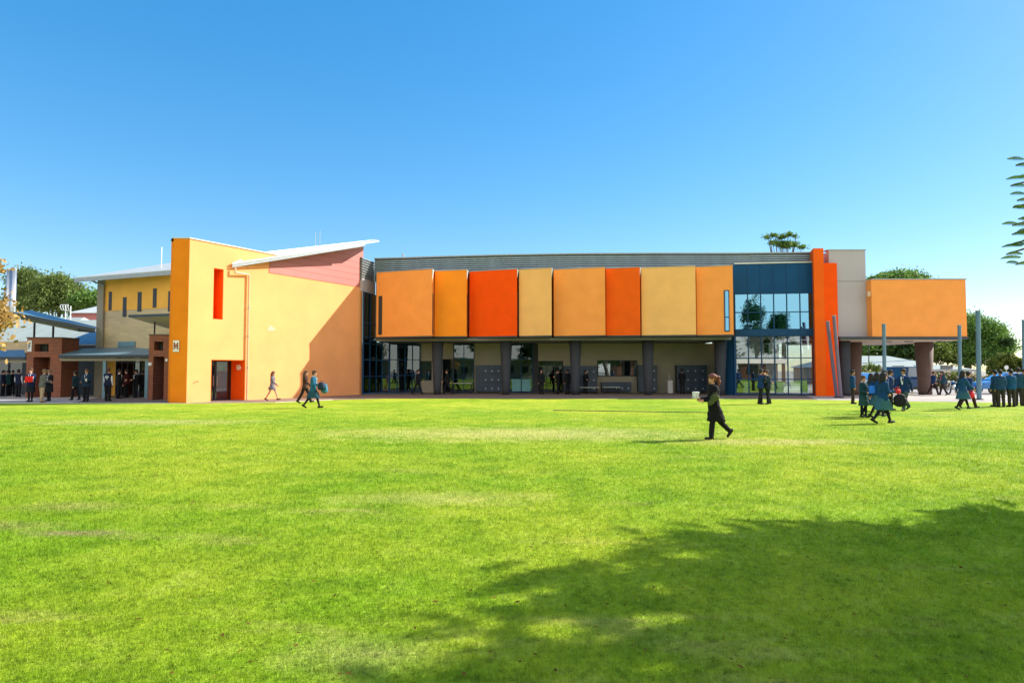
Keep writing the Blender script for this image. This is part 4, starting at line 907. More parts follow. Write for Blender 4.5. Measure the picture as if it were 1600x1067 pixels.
# trees and gatehouse behind the camera, seen mirrored in the curtain glass
tree('park_tree', 'tall dense dark tree behind the camera', (21.5, -15, 0), [((21.0, -15, 8.6), (1.3, 1.5, 4.2)), ((22.0, -15, 5), (1.7, 1.5, 2.6))], 'leaf_dark', 200, 70, .6, .12, 'trees behind the camera', .35)
tree('park_tree', 'broad dark tree behind the camera beside the tall one', (26, -16, 0), [((24.9, -16, 7.6), (1.3, 1.5, 2.8)), ((26.4, -16, 4.2), (1.2, 1.5, 1.8))], 'leaf_dark', 200, 70, .6, .12, 'trees behind the camera', .35)
tree('park_tree', 'low bushy tree behind the camera left of the tall one', (16.5, -16, 0), [((16.5, -16, 3.6), (1.8, 1.8, 2.0))], 'leaf_dark', 120, 50, .8, .2, 'trees behind the camera', .3)
gh = thing('brick_gatehouse', 'small red brick gatehouse with a gabled top behind the camera', 'gatehouse', (29.5, -20, 0))
o = MB(); o.box(27.4, -21.5, 0, 28.1, -20, 3.0); o.box(30.9, -21.5, 0, 31.6, -20, 3.0); o.box(27.4, -21.5, 3.0, 31.6, -20, 3.5)
o.prism([(27.2, -21.6, 3.502), (31.8, -21.6, 3.502), (29.5, -21.6, 4.9)], (0, 1.7, 0)); o.obj('brick_frame', M['brick'], gh)
def block(name, label, x0, x1, y0, y1, h, wm, rm):
    t = thing(name, label, 'building', ((x0+x1)/2, y0, 0)); MB().box(x0, y0, 0, x1, y1, h).obj('wall', M[wm], t)
    MB().prism([(x0-.5, y0-.5, h+.002), (x1+.5, y0-.5, h+.002), (x1+.5, y1+.5, h+.002), (x0-.5, y1+.5, h+.002)], (0, 0, .3)).obj('roof', M[rm], t)
    for k in range(int((x1-x0)/3)): MB().box(x0+1+k*3, y1, 1.0, x0+2.2+k*3, y1+.04, 2.4).obj('window', M['dark'], t)
block('low_building', 'low brick block with a pale roof behind the camera at the right', 20, 60, -34, -26, 3.4, 'brick', 'roof_white')
block('low_building', 'low tan block behind the camera at the left', -50, 12, -40, -30, 3.6, 'beige', 'roof_white')
for i in range(7):
    x = -52+i*9.4; tree('park_tree', ['round tree behind the camera in a row, %s' % w for w in ('first from the left', 'second from the left', 'third from the left', 'middle of the row', 'fifth from the left', 'sixth from the left', 'last on the right')][i], (x, -27, 0), [((x, -27, 4.4+.6*(i % 3)), (2.6, 2.4, 2.6))], 'leaf_olive' if i % 2 else 'leaf_dark', 90, 40, 1, .26, 'row of trees behind the camera', .3)
# dry leaved tree at the left edge
q = at(6, 480, 9)
tree('dry_tree', 'dry tan leaved small tree at the left picture edge', (-9.2, 9.2, 0), [((-7.74, 9, 2.42), (.50, .5, .36)), ((-7.78, 9, 2.0), (.40, .5, .28)), ((-8.7, 9.2, 2.9), (.8, .8, .9)), ((-7.72, 9, 3.22), (.36, .3, .08))], 'leaf_dry', 260, 46, .16, .036, None, .08, asp=.7, shell=.5)
# big feathery tree at the right, most of it outside the frame
def frond_tree():
    base = Vector((13.2, 8.2, 0)); t = thing('feathery_tree', 'feathery leaved tree whose frond tips enter at the right picture edge', 'tree', base)
    mb = MB(); fork = Vector((12.6, 8.0, 3.0)); mb.path([base, Vector((13.0, 8.1, 1.6)), fork], [.28, .22, .18], 12)
    pos, dirs = [], []
    rnd = random.Random(5)
    C, Rr = Vector((CROWN[0], CROWN[1], CROWN[2])), Vector(CROWN[3:])
    br = []
    for k in range(84):
        if rnd.random() < .19: continue
        a = k*2.399; e = 1-2*(k+.5)/84; rr = math.sqrt(1-e*e); s = rnd.uniform(.70, .98)
        tip = C+Vector((Rr.x*rr*math.cos(a), Rr.y*rr*math.sin(a), Rr.z*e))*s
        if tip.z < 2.7: tip.z = 2.7+rnd.random()*.5
        br.append(tip)
    ns = len(br)
    for (x, y, YY) in ((1588, 258, 7.1), (1580, 290, 7.0), (1590, 313, 7.2), (1584, 324, 7.0), (1592, 342, 7.2), (1583, 352, 6.9), (1582, 366, 7.0), (1580, 382, 7.1), (1573, 397, 7.0), (1588, 413, 7.0)):
        br.append(at(x, y, YY)+Vector((.0, 0, 0)))
    for i, tip in enumerate(br):
        mid = fork.lerp(tip, .55)+Vector((0, 0, .5)); 
        if i >= ns: mid = tip+Vector((1.6, .5, .45)); mb.path([fork+Vector((0, 0, 1)), mid], [.06, .03], 6)
        else: mb.path([fork, mid], [.09, .04], 6)
        mb.path([mid, tip], [.03, .008], 5)
        d = (tip-mid).normalized()
        if i >= ns:
            pos += [tip]; dirs += [(d, .24, True)]
            for k in range(3): 
                q = tip.lerp(mid, .10+.13*k)+Vector((0, rnd.uniform(-.15, .15), rnd.uniform(-.08, .08))); pos.append(q); dirs.append(((d+Vector((rnd.uniform(-.3, .3), rnd.uniform(-.5, .5), rnd.uniform(-.2, .2)))).normalized(), .22, False))
        else:
            for k in range(92):
                f = rnd.random()**.8*.85; q = tip.lerp(mid, f)+Vector((rnd.gauss(0, .21), rnd.gauss(0, .21), rnd.gauss(0, .16)))
                if q.x < .83*q.y and q.z < 1.9+.578*q.y: continue
                pos.append(q); dirs.append(((d*.6+Vector((rnd.uniform(-1, 1), rnd.uniform(-1, 1), rnd.uniform(-.5, .3)))).normalized(), .5, False))
    mb.obj('trunk', M['bark'], t)
    V = []
    for p, (d, L, tipf) in zip(pos, dirs):
        near = L < .3
        if near: d = Vector((d.x, d.y, d.z*.35)).normalized()
        s = d.cross(Vector((0, 0, 1)));
        if s.length < .1: s = Vector((0, 1, 0))
        s.normalize(); n = 15 if near else 13; start = p-d*L if tipf else p; prev = start
        for j in range(n):
            f = (j+.5)/n; c = start+d*(L*f)+Vector((0, 0, (.2*L*math.sin(math.pi*f*.8)-.1*L*f) if near else -.22*L*f*f)); w = L*.26*math.sin(math.pi*(.12+.82*f))**.8
            for sg in (-1, 1):
                e = c+s*(sg*w*(.6 if near else 1))+d*(w*.35)+Vector((0, 0, -w*(.8 if near else .75))); h_ = d*(L*(.028 if near else .040))
                V.append([c-h_, c.lerp(e, .5)-h_*1.3, e, c.lerp(e, .5)+h_*1.3])
        e = start+d*L+Vector((0, 0, .0 if near else -.22*L)); V.append([start, start+s*.004, e, start-s*.004])
    arr = np.array([[tuple(q) for q in f] for f in V])
    o = bpy.data.objects.new('crown', np_mesh('crown', arr, 4, M['leaf_frond'])); COL.objects.link(o); o.parent = t; o.matrix_parent_inverse = t.matrix_basis.inverted()
CROWN = (12.65, 6.45, 5.3, 5.0, 4.0, 2.2)
frond_tree()
# ------------------------------------------------------------------ cars, motorcycle, street things
def car(label, px, Y, rz, paint, L=4.1, Wd=1.7, Hh=1.5, van=False, group='parked cars'):
    q = at(px, 600, Y); t = lthing('parked_car', label, 'car', (q.x, Y, 0), group, rz)
    pm_ = mat('car_paint', paint, .25, .03, 1, metal=.3)
    hl = L/2; w = Wd/2
    if van: prof = [(-hl, .35), (-hl, 1.0), (-hl+.15, 1.12), (hl-1.0, 1.1), (hl-.1, .85), (hl, .6), (hl, .35)]; top = [(-hl+.05, 1.1), (-hl+.25, Hh), (hl-1.7, Hh), (hl-1.0, 1.08)]
    else: prof = [(-hl, .35), (-hl-.02, .8), (-hl+.12, .95), (hl-1.2, .95), (hl-.25, .78), (hl, .6), (hl+.02, .35)]; top = [(-hl+.15, .94), (-hl+.65, Hh-.02), (-hl+1.2, Hh), (hl-2.0, Hh-.04), (hl-1.15, .94)]
    wx = (-hl+.75, hl-.85)
    mb = MB(); n = len(prof); i = 0
    for y, sh in ((-w, .0), (-w+.12, .0), (w-.12, 0), (w, 0)):
        for (x, z) in prof: mb.v.append((x*(.985 if abs(y) == w else 1), y, z-(0 if z < .5 else (.05 if abs(y) == w else 0))))
    for k in range(3):
        for j in range(n): mb.f.append((k*n+j, k*n+(j+1) % n, (k+1)*n+(j+1) % n, (k+1)*n+j))
    mb.f.append(tuple(range(n))); mb.f.append(tuple(3*n+j for j in reversed(range(n))))
    body = mb.obj('body', pm_, t, bevel=.03)
    mb = MB(); n = len(top)
    for y, ins in ((-w+.04, 0), (w-.04, 0)):
        for (x, z) in top: mb.v.append((x, y-math.copysign((z-.94)*.28, y), z))
    for j in range(n): mb.f.append((j, (j+1) % n, n+(j+1) % n, n+j))
    mb.f.append(tuple(range(n))); mb.f.append(tuple(n+j for j in reversed(range(n))))
    cab = mb.obj('cabin', pm_, t, bevel=.03)
    cx = sum(x for x, z in top)/n
    for sg in (-1, 1):
        for a0, a1 in ((0.03, .47), (.53, .97)):
            def wpnt(f, zz):
                zlo, zhi = 1.0, Hh-.1; z = zlo+(zhi-zlo)*zz
                xl = top[0][0]+(top[1][0]-top[0][0])*((z-top[0][1])/(top[1][1]-top[0][1]))+.1; xr = top[-1][0]+(top[-2][0]-top[-1][0])*((z-top[-1][1])/(top[-2][1]-top[-1][1]))-.1
                return (xl+(xr-xl)*f, sg*(w-.04+.012-(z-.94)*.28), z)
            MB().poly([wpnt(a0, 0), wpnt(a1, 0), wpnt(a1, 1), wpnt(a0, 1)]).obj('side_window', M['glass_dark'], cab)
    for (xa, za), (xb, zb), nm in ((top[-1], top[-2], 'windscreen'), (top[0], top[1], 'rear_window')):
        off = .015 if nm == 'windscreen' else -.015; P = []
        for f, y in ((.12, -1), (.12, 1), (.9, 1), (.9, -1)):
            x = xa+(xb-xa)*f+off; z = za+(zb-za)*f+.01; P.append((x, y*(w-.14-(z-.94)*.28), z))
        MB().poly(P).obj(nm, M['glass_dark'], cab)
    for x in wx:
        for sg in (-1, 1):
            wh = MB().lathe((x, sg*(w-.1), .31), [(.0, -.1), (.24, -.1), (.31, -.06), (.31, .06), (.24, .1), (0, .1)], 24, 'Y').obj('wheel', M['dark'], t)
            MB().lathe((x, sg*(w-.1)+sg*.005, .31), [(.0, -.105), (.19, -.105), (.2, -.09), (.2, .09), (.19, .105), (0, .105)], 16, 'Y').obj('rim', M['steel'], wh)
    for sg in (-1, 1):
        MB().box(hl-.12, sg*w*.72-.16, .60, hl+.025, sg*w*.72+.16, .74).obj('headlight', M['lamp_white'], t, bevel=.02)
        MB().box(-hl-.03, sg*w*.8-.1, .62, -hl+.08, sg*w*.8+.1, .86).obj('tail_light', M['red_orange'], t, bevel=.02)
        MB().box(hl-1.35, sg*(w+.06)-.07, .95, hl-1.22, sg*(w+.06)+.07, 1.07).obj('mirror', pm_, t, bevel=.02)
    MB().box(hl-.1, -w*.9, .24, hl+.06, w*.9, .46).obj('bumper', M['dark'], t, bevel=.03); MB().box(-hl-.06, -w*.9, .24, -hl+.1, w*.9, .46).obj('bumper', M['dark'], t, bevel=.03)
    MB().box(hl+.061, -.25, .38, hl+.07, .25, .48).obj('number_plate', M['white'], t)
    return t
car('bright blue hatchback parked just right of the tallest pole', 1566, 46.5, R(178), (.05, .20, .50))
car('grey blue car parked behind the students at the right edge', 1612, 49.5, R(176), (.22, .30, .36))
car('dark blue people carrier parked left of the thick brown column', 1402, 50.0, R(95), (.02, .07, .17), 4.4, 1.8, 1.95, True)
car('silver car parked between the brown column and the upright pole', 1362, 51.0, R(200), (.45, .48, .50))
car('pale blue car partly hidden behind the brown column', 1331, 52.5, R(92), (.35, .50, .62))
car('white car parked far behind the right hand students', 1590, 60, R(5), (.65, .66, .66))
def motorcycle():
    q = at(1490, 610, 44.8); t = lthing('motorcycle', 'black and silver motorcycle parked between the two upright poles', 'motorcycle', (q.x, 44.8, 0), None, R(205))
    for x in (-.62, .62):
        w = MB(); 
        prof = [(.30+.055*math.cos(a), .055*math.sin(a)) for a in [k*math.pi/4 for k in range(8)]]; prof.append(prof[0])
        i = len(w.v)
        for k in range(24):
            A = 2*math.pi*k/24
            for r_, y_ in prof[:-1]: w.v.append((x+r_*math.cos(A), y_, .34+r_*math.sin(A)))
        for k in range(24):
            for j in range(8): w.f.append((i+k*8+j, i+k*8+(j+1) % 8, i+((k+1) % 24)*8+(j+1) % 8, i+((k+1) % 24)*8+j))
        wo = w.obj('wheel', M['dark'], t)
        hb = MB().lathe((x, 0, .34), [(.0, -.05), (.06, -.05), (.06, .05), (0, .05)], 12, 'Y')
        for k in range(3): hb.tube((x, 0, .34), (x+.27*math.cos(k*1.047), 0, .34+.27*math.sin(k*1.047)), .012, n=5)
        hb.obj('rim', M['steel'], wo)
    MB().ball((.12, 0, .82), .28, .13, .14).obj('tank', M['blue'], t, smooth=True)
    MB().ball((-.35, 0, .80), .34, .12, .07).obj('seat', M['dark'], t, smooth=True)
    MB().ball((.0, 0, .5), .26, .16, .2).obj('engine', M['steel'], t, smooth=True)
    MB().path([(.62, .09, .34), (.42, .09, .95)], .025).path([(.62, -.09, .34), (.42, -.09, .95)], .025).obj('fork', M['steel'], t)
    MB().path([(.30, -.34, 1.02), (.42, -.1, .97), (.42, .1, .97), (.30, .34, 1.02)], .018).obj('handlebar', M['dark'], t)
    MB().ball((.56, 0, .88), .08, .09, .09).obj('headlight', M['lamp_white'], t, smooth=True)
    MB().path([(.1, .17, .38), (-.3, .2, .36), (-.85, .2, .46)], [.03, .04, .05]).obj('exhaust', M['steel'], t)
    for sg in (-1, 1): MB().path([(.36, .3*sg, 1.02), (.34, .36*sg, 1.16)], .01).ball((.34, .38*sg, 1.2), .02, .06, .04, 8, 6).obj('mirror', M['dark'], t)
motorcycle()
def sign_post(px, Y, ytop, label, rnd_=True):
    q = at(px, ytop, Y); t = thing('road_sign', label, 'sign', (q.x, Y, 0)); MB().tube((q.x, Y, 0), (q.x, Y, q.z), .035).obj('post', M['steel'], t)
    MB().lathe((q.x, Y-.05, q.z-.2), [(0, 0), (.22, 0), (.22, .02), (0, .02)], 20, 'Y').obj('plate', M['white'], t)
sign_post(1541, 56, 590, 'small white round sign on a post right of the tallest pole'); sign_post(1572, 66, 571, 'small white round sign near the hedge at the right')
q = at(1357, 540, 70); lp = thing('lamp_post', 'thin dark lamp post seen between the brown columns', 'lamp post', (q.x, 70, 0))
MB().tube((q.x, 70, 0), (q.x, 70, 5.2), .06, .045).obj('post', M['dark'], lp); MB().ball((q.x, 70, 5.3), .25, .25, .14).obj('lamp_head', M['steel'], lp, smooth=True)
# ------------------------------------------------------------------ people
DG = None
FOLD = bpy.data.textures.new('cloth_folds', 'CLOUDS'); FOLD.noise_scale = .085; FOLD.noise_depth = 2
def remesh(mb, name, m, vox=.011, smooth=2, fold=0):
    me = mb.mesh(name+'_src', m); o = bpy.data.objects.new('tmp', me); COL.objects.link(o)
    r = o.modifiers.new('r', 'REMESH'); r.mode = 'VOXEL'; r.voxel_size = vox
    if fold:
        d = o.modifiers.new('d', 'DISPLACE'); d.texture = FOLD; d.strength = fold; d.mid_level = .28; d.texture_coords = 'LOCAL'
    s = o.modifiers.new('s', 'SMOOTH'); s.iterations = smooth; s.factor = .6
    bpy.context.view_layer.update(); dg = bpy.context.evaluated_depsgraph_get()
    out = bpy.data.meshes.new_from_object(o.evaluated_get(dg)); out.name = name
    bpy.data.objects.remove(o); bpy.data.meshes.remove(me)
    out.materials.clear(); out.materials.append(m); out.polygons.foreach_set('use_smooth', [True]*len(out.polygons)); return out
_cm = {}
def CM(c, rough=.85):
    k = (c, rough)
    if k not in _cm: _cm[k] = mat('cloth', c, rough, .15, 6, .2, 30, spec=.2)
    return _cm[k]
SK = mat('skin', (.55, .28, .18), .55, .06, 4); SKD = mat('skin_tan', (.40, .19, .11), .55, .06, 4)
HAIR = {'black': mat('hair_black', (.012, .010, .010), .75, .3, 10, stretch=(8, 8, 1)), 'brown': mat('hair_brown', (.09, .04, .018), .75, .3, 10, stretch=(8, 8, 1)),
        'auburn': mat('hair_auburn', (.15, .045, .025), .7, .3, 10, stretch=(8, 8, 1)), 'fair': mat('hair_fair', (.22, .13, .06), .75, .3, 10, stretch=(8, 8, 1))}
LIP = mat('lip', (.35, .08, .06), .5, .05); EYE = mat('eye', (.02, .015, .012), .2, .05)
def rotY(p, a, o):                       # rotate forwards about the side axis through o
    x, z = p.x-o.x, p.z-o.z; c, s = math.cos(a), math.sin(a); return Vector((o.x+x*c+z*s, p.y, o.z-x*s+z*c))
class Fig: pass
def figure(legs=((0, 0), (0, 0)), arms=((0, .1, .15), (0, .1, .15)), lean=0.0, head=0.0, feet=(0, 0), slim=1.0):
    """joint positions: x forward, y left; legs=(hip, knee), arms=(swing, spread, elbow)"""
    f = Fig(); f.slim = slim; f.lean = lean
    hip = Vector((0, 0, .93)); f.hip = hip; f.legs = []; f.arms = []
    for sd, (h, k), ft in zip((1, -1), legs, feet):
        a = Vector((0, .088*sd, .93)); kn = a+Vector((math.sin(h), 0, -math.cos(h)))*.43; an = kn+Vector((math.sin(h-k), 0, -math.cos(h-k)))*.41
        t = ft if ft is not None else 0; fd = Vector((math.cos(t), .12*sd, math.sin(t)))
        dn = Vector((math.sin(t), 0, -math.cos(t))); f.legs.append((a, kn, an, an+dn*.055-fd*.055, an+dn*.065+fd*.15))
    z0 = min(min(l[3].z, l[4].z) for l in f.legs)-.036; f.dz = -z0
    up = lambda p: rotY(Vector(p), lean, hip); f.up = up
    f.neck = up((0, 0, 1.46)); f.headc = up((.02, 0, 1.635)); f.hp = head
    for sd, (s, sp, el) in zip((1, -1), arms):
        sh = up((0, .163*slim*sd, 1.385)); d = Vector((math.sin(s)*math.cos(sp), math.sin(sp)*sd, -math.cos(s)*math.cos(sp)))
        e = sh+d*.29; inn = 0
        d2 = Vector((math.sin(s+el)*math.cos(sp*.2), math.sin(sp*.2)*sd-(.22*sd if el > 1 else 0), -math.cos(s+el)*math.cos(sp*.2))).normalized()
        w = e+d2*.25; f.arms.append((sh, e, w, d2))
    return f
def torso_rings(f, k, z0=.80, z1=1.47, flare=0):
    s = f.slim; R_ = [(.80, .108, .168) if k > .01 else (.80, .085, .135), (.90, .110, .170) if k > .01 else (.90, .105, .165), (.98, .100, .155), (1.08, .090, .135), (1.20, .100, .150), (1.32, .112, .172), (1.40, .095, .172), (1.45, .062, .11), (1.48, .05, .06)]
    out = []
    for z, rx, ry in R_:
        if z < z0-.01 or z > z1+.01: continue
        e = flare*max(0, (1.05-z)); out.append((f.up((0.0, 0, z)) if z > .93 else Vector((0, 0, z)), (rx+k+e)*(.94 if s < 1 else 1), (ry*s+k+e)))
    return out
def hand(mb, w, d, sd, curl=.5):
    s = Vector((0, 1, 0)).cross(d); s = s.normalized() if s.length > .1 else Vector((1, 0, 0))   # palm width direction
    n = d.cross(s).normalized(); pc = w+d*.05
    for k in (-1.2, -.4, .4, 1.2): mb.path([w+s*.012*k, w+d*.085+s*.019*k], [.016, .015], 7)
    for k, L in ((-1.5, .062), (-.5, .072), (.5, .078), (1.5, .068)):
        a = w+d*.085+s*.0175*k; b = a+(d*math.cos(curl*.5)-n*sd*math.sin(curl*.5)).normalized()*L*.55; c = b+(d*math.cos(curl*1.6)-n*sd*math.sin(curl*1.6)).normalized()*L*.5
        mb.path([a, b, c], [.0095, .009, .0075], 7); mb.ball(c, .0078, .0078, .0078, 7, 5)
    a = w+d*.03+s*.03; mb.path([a, a+(d*.6+s*.8).normalized()*.04, a+(d*.95+s*.45).normalized()*.075], [.012, .011, .008], 7)
def limb(mb, pts, rs):
    mb.path(pts, rs, 14)
    for p, r in zip(pts, rs): mb.ball(p, r, r, r, 14, 9)
_bodies = {}
def body_mesh(f, skin, hi):
    mb = MB(); mb.loft(torso_rings(f, -.004)); mb.ball((0, 0, .90), .10, .15, .12, 16, 10)
    for a, kn, an, he, to in f.legs:
        limb(mb, [a, a.lerp(kn, .5), kn, kn.lerp(an, .35), an], [.085, .072, .052, .052, .034])
        mb.path([he, to], [.034, .028], 10); mb.ball(to, .034, .036, .028, 10, 7); mb.ball(he, .034, .034, .034, 10, 7)
    for sd, (sh, e, w, d2) in zip((1, -1), f.arms):
        limb(mb, [sh, sh.lerp(e, .5), e, e.lerp(w, .35), w], [.055, .045, .038, .037, .024]); hand(mb, w, d2, sd)
    mb.path([f.up((0, 0, 1.42)), f.up((.012, 0, 1.54))], [.056, .05], 14)
    M3 = Matrix.Rotation(f.lean+f.hp, 3, 'Y'); hc = f.headc
    mb.ball(hc+M3 @ Vector((-.012, 0, .02)), .094, .076, .098, 18, 12, M3)
    mb.ball(hc+M3 @ Vector((.022, 0, -.055)), .066, .056, .066, 16, 10, M3)
    mb.path([hc+M3 @ Vector((.083, 0, .005)), hc+M3 @ Vector((.099, 0, -.03))], [.009, .013], 8); mb.ball(hc+M3 @ Vector((.097, 0, -.03)), .012, .015, .010, 8, 6)
    mb.ball(hc+M3 @ Vector((.078, 0, -.105)), .022, .026, .02, 8, 6, M3)
    for s in (-1, 1): mb.ball(hc+M3 @ Vector((-.01, s*.077, -.015)), .02, .010, .032, 8, 6, M3)
    return remesh(mb, 'body', skin, .0075 if hi else .010, 2)
def person(label, px, py, heading, pose, H=1.68, skin=0, hair='black', hairlen=0, top=None, topc=(.02, .07, .11), bottom='trousers', botc=(.012, .014, .018), shirt=None, tie=None, shoes=(.012, .012, .014), group=None, z=0.0, loc=None, hi=False, legc=None, coatlen=.80, slim=1.0, vest=None, face=True):
    f = figure(**pose, slim=slim); q = Vector(loc) if loc else gp(px, py, z)
    t = lthing('person', label, 'person', (q.x, q.y, q.z if loc else z), group, R(heading)); sc = H/1.755; t.scale = (sc,)*3
    off = Vector((0, 0, f.dz))
    def add(name, me, parent=t):
        o = bpy.data.objects.new(name, me); COL.objects.link(o); o.parent = parent
        if parent is t: o.location = off
        return o
    sm = (SK, SKD)[skin]; add('body', body_mesh(f, sm, hi))
    V = .0095 if hi else .012
    M3 = Matrix.Rotation(f.lean+f.hp, 3, 'Y'); hc = f.headc; X = lambda x, y, z_: hc+M3 @ Vector((x, y, z_))
    if face:
        for s in (-1, 1): add('eye', MB().ball(X(.073, s*.030, .005), .014, .014, .009, 8, 6).mesh('eye', EYE, True))
        add('mouth', MB().ball(X(.083, 0, -.068), .010, .024, .006, 8, 6, M3).mesh('mouth', LIP, True))
    # hair
    hb = MB(); hb.ball(X(-.028, 0, .038), .099, .088, .099, 20, 12, M3); hb.ball(X(.02, 0, .075), .075, .074, .05, 16, 10, M3); hb.ball(X(-.06, 0, -.02), .055, .074, .07, 14, 9, M3)
    if hairlen == 1: limb(hb, [X(-.10, 0, .06), X(-.17, 0, .03), X(-.19, 0, -.10), X(-.17, 0, -.20)], [.035, .042, .038, .014])   # pony tail
    if hairlen == 2:
        limb(hb, [X(-.06, 0, 0), X(-.095, 0, -.14), X(-.105, 0, -.30)], [.085, .075, .04])
        for s in (-1, 1): limb(hb, [X(-.02, s*.055, .03), X(-.04, s*.082, -.12), X(-.05, s*.075, -.24)], [.04, .038, .02])
    if hairlen == 3: hb.ball(X(-.11, 0, .07), .05, .05, .05, 12, 8)
    add('hair', remesh(hb, 'hair', HAIR[hair], .011, 1, .03))
    # shoes
    for a, kn, an, he, to in f.legs:
        s = MB(); s.path([he, he.lerp(to, .6), to], [.042, .044, .036], 12); s.ball(he, .042, .042, .042, 12, 8); s.ball(to, .036, .038, .034, 12, 8); s.path([an, an+(he-an)*.6], [.042, .046], 10)
        add('shoe', remesh(s, 'shoe', CM(shoes, .4), .010, 2))
    # legs
    if bottom == 'trousers':
        b = MB(); b.loft(torso_rings(f, .006, .8, 1.0)); b.ball((0, 0, .88), .112, .165, .12, 16, 10)
        for a, kn, an, he, to in f.legs: limb(b, [a, a.lerp(kn, .5), kn, kn.lerp(an, .5), an+Vector((-.01, 0, 0))], [.086, .086, .070, .064, .060])
        add('trousers', remesh(b, 'trousers', CM(botc), V, 1, .034))
    else:
        if legc:
            b = MB()
            for a, kn, an, he, to in f.legs: limb(b, [a.lerp(kn, .4), kn, kn.lerp(an, .35), an], [.080, .058, .058, .040])
            add('tights', remesh(b, 'tights', CM(legc), V, 2))
        b = MB(); k0, k1 = f.legs[0][1], f.legs[1][1]; cx = (k0.x+k1.x)/2; sp = abs(k0.x-k1.x)/2
        if bottom == 'skirt': b.loft([((0, 0, 1.0), .105, .15), ((0, 0, .90), .125, .175), ((cx*.5, 0, .70), .15+sp*.6, .19), ((cx*.9, 0, .50), .16+sp*1.0, .20)])
        else: b.loft([((0, 0, 1.0), .105, .15), ((0, 0, .90), .125, .175), ((cx*.6, 0, .66), .12+sp*.6, .175)])
        add('skirt', remesh(b, 'skirt', CM(botc), V, 1, .03))
    # top
    if top:
        k = {'blazer': .024, 'coat': .030, 'shirt': .016, 'dress': .020, 'vest': .020}[top]
        b = MB(); rg = torso_rings(f, k, .80 if coatlen >= .8 else .9, 1.45)
        if coatlen < .8:
            cx = (f.legs[0][1].x+f.legs[1][1].x)/2; sp = abs(f.legs[0][1].x-f.legs[1][1].x)/2; e = .8-coatlen
            rg = [(Vector((cx*.55*e/.3-.04, 0, coatlen)), .17+sp*.6*e/.3, .22), (Vector((cx*.25-.02, 0, .8)), .135+sp*.3, .185)]+rg
        b.loft(rg); b.path([f.up((0, 0, 1.40)), f.up((.005, 0, 1.485))], [.085, .062], 12)
        sl_ = 1.0
        for sh, e, w, d2 in f.arms:
            ww = w-d2*.01
            if top in ('vest',): limb(b, [sh, sh.lerp(e, .08)], [.060, .056])
            else: limb(b, [sh, sh.lerp(e, .5), e, ww], [.062, .058, .052, .042])
        jk = add({'blazer': 'blazer', 'coat': 'coat', 'shirt': 'shirt', 'dress': 'dress', 'vest': 'varsity_vest'}[top], remesh(b, 'jacket', CM(topc), V, 1, .034))
        if top == 'vest':
            for sh, e, w, d2 in f.arms:
                b = MB(); limb(b, [sh, sh.lerp(e, .5), e, w], [.058, .056, .050, .040]); add('sleeve', remesh(b, 'sleeve', CM((.62, .64, .72)), V, 2))
            b = MB(); b.loft([(f.up((0, 0, .845)), .122, .178), (f.up((0, 0, .865)), .126, .183)]); add('hem_band', b.mesh('hem_band', CM((.6, .6, .62))))
            if vest == 'emblem':
                e_ = MB(); c0 = f.up((-.135, 0, 1.27))
                ang = [k*math.pi/10 for k in range(20)]
                for a0, a1 in zip(ang, ang[1:]+ang[:1]): e_.prism([c0+Vector((0, r_*math.cos(a_), r_*math.sin(a_))) for r_, a_ in ((.085, a0), (.085, a1), (.055, a1), (.055, a0))], (-.006, 0, 0))
                e_.prism([c0+Vector((0, y_, z_)) for y_, z_ in ((-.045, .03), (0, -.015), (.045, .03), (.03, -.03), (0, -.05), (-.03, -.03))], (-.006, 0, 0))
                e_.prism([c0+Vector((0, y_, z_)) for y_, z_ in ((-.035, -.13), (.035, -.13), (.035, -.145), (-.035, -.145))], (-.006, 0, 0))
                add('emblem', e_.mesh('emblem', CM((.6, .65, .75))))
        if shirt:
            b = MB(); zt_, zb_ = 1.455, (1.12 if top != 'vest' else 1.2)
            def fr(z_, y): 
                rx = {1.455: .078, 1.42: .105}.get(z_, .142); return f.up((rx+.004, y, z_))
            b.prism([fr(1.455, -.045), fr(1.455, .045), fr(1.40, .05)+Vector((.012, 0, 0)), fr(zb_, .022), fr(zb_, -.022), fr(1.40, -.05)+Vector((.012, 0, 0))], (-.02, 0, 0)); add('shirt_front', b.mesh('shirt_front', CM(shirt)))
            if tie: b = MB(); b.prism([fr(1.45, -.014)+Vector((.006, 0, 0)), fr(1.45, .014)+Vector((.006, 0, 0)), fr(1.38, .016)+Vector((.020, 0, 0)), fr(zb_+.02, .02)+Vector((.008, 0, 0)), fr(zb_+.02, -.02)+Vector((.008, 0, 0)), fr(1.38, -.016)+Vector((.020, 0, 0))], (-.01, 0, 0)); add('tie', b.mesh('tie', CM(tie)))
            b = MB()
            for a_ in range(14):
                A, B = a_*2*math.pi/14, (a_+1)*2*math.pi/14
                b.prism([f.up((.064*math.cos(A), .062*math.sin(A), 1.475)), f.up((.064*math.cos(B), .062*math.sin(B), 1.475)), f.up((.056*math.cos(B)+.004, .054*math.sin(B), 1.51)), f.up((.056*math.cos(A)+.004, .054*math.sin(A), 1.51))], (0, 0, .004))
            add('collar', b.mesh('collar', CM(shirt)))
    t['_f'] = 0
    Mw = Matrix.Translation(t.location) @ Matrix.Rotation(R(heading), 4, 'Z') @ Matrix.Scale(sc, 4)
    t_world = lambda p: Mw @ (Vector(p)+off)
    return t, f, t_world
STAND = dict(legs=((.04, .03), (-.03, .02)), arms=((.05, .12, .2), (-.02, .12, .25)))
HOLD = dict(legs=((.05, .04), (-.04, .03)), arms=((.15, .12, 1.5), (.1, .12, 1.35)))
ONEUP = dict(legs=((.05, .04), (-.04, .03)), arms=((.3, .12, 1.7), (-.02, .12, .25)))
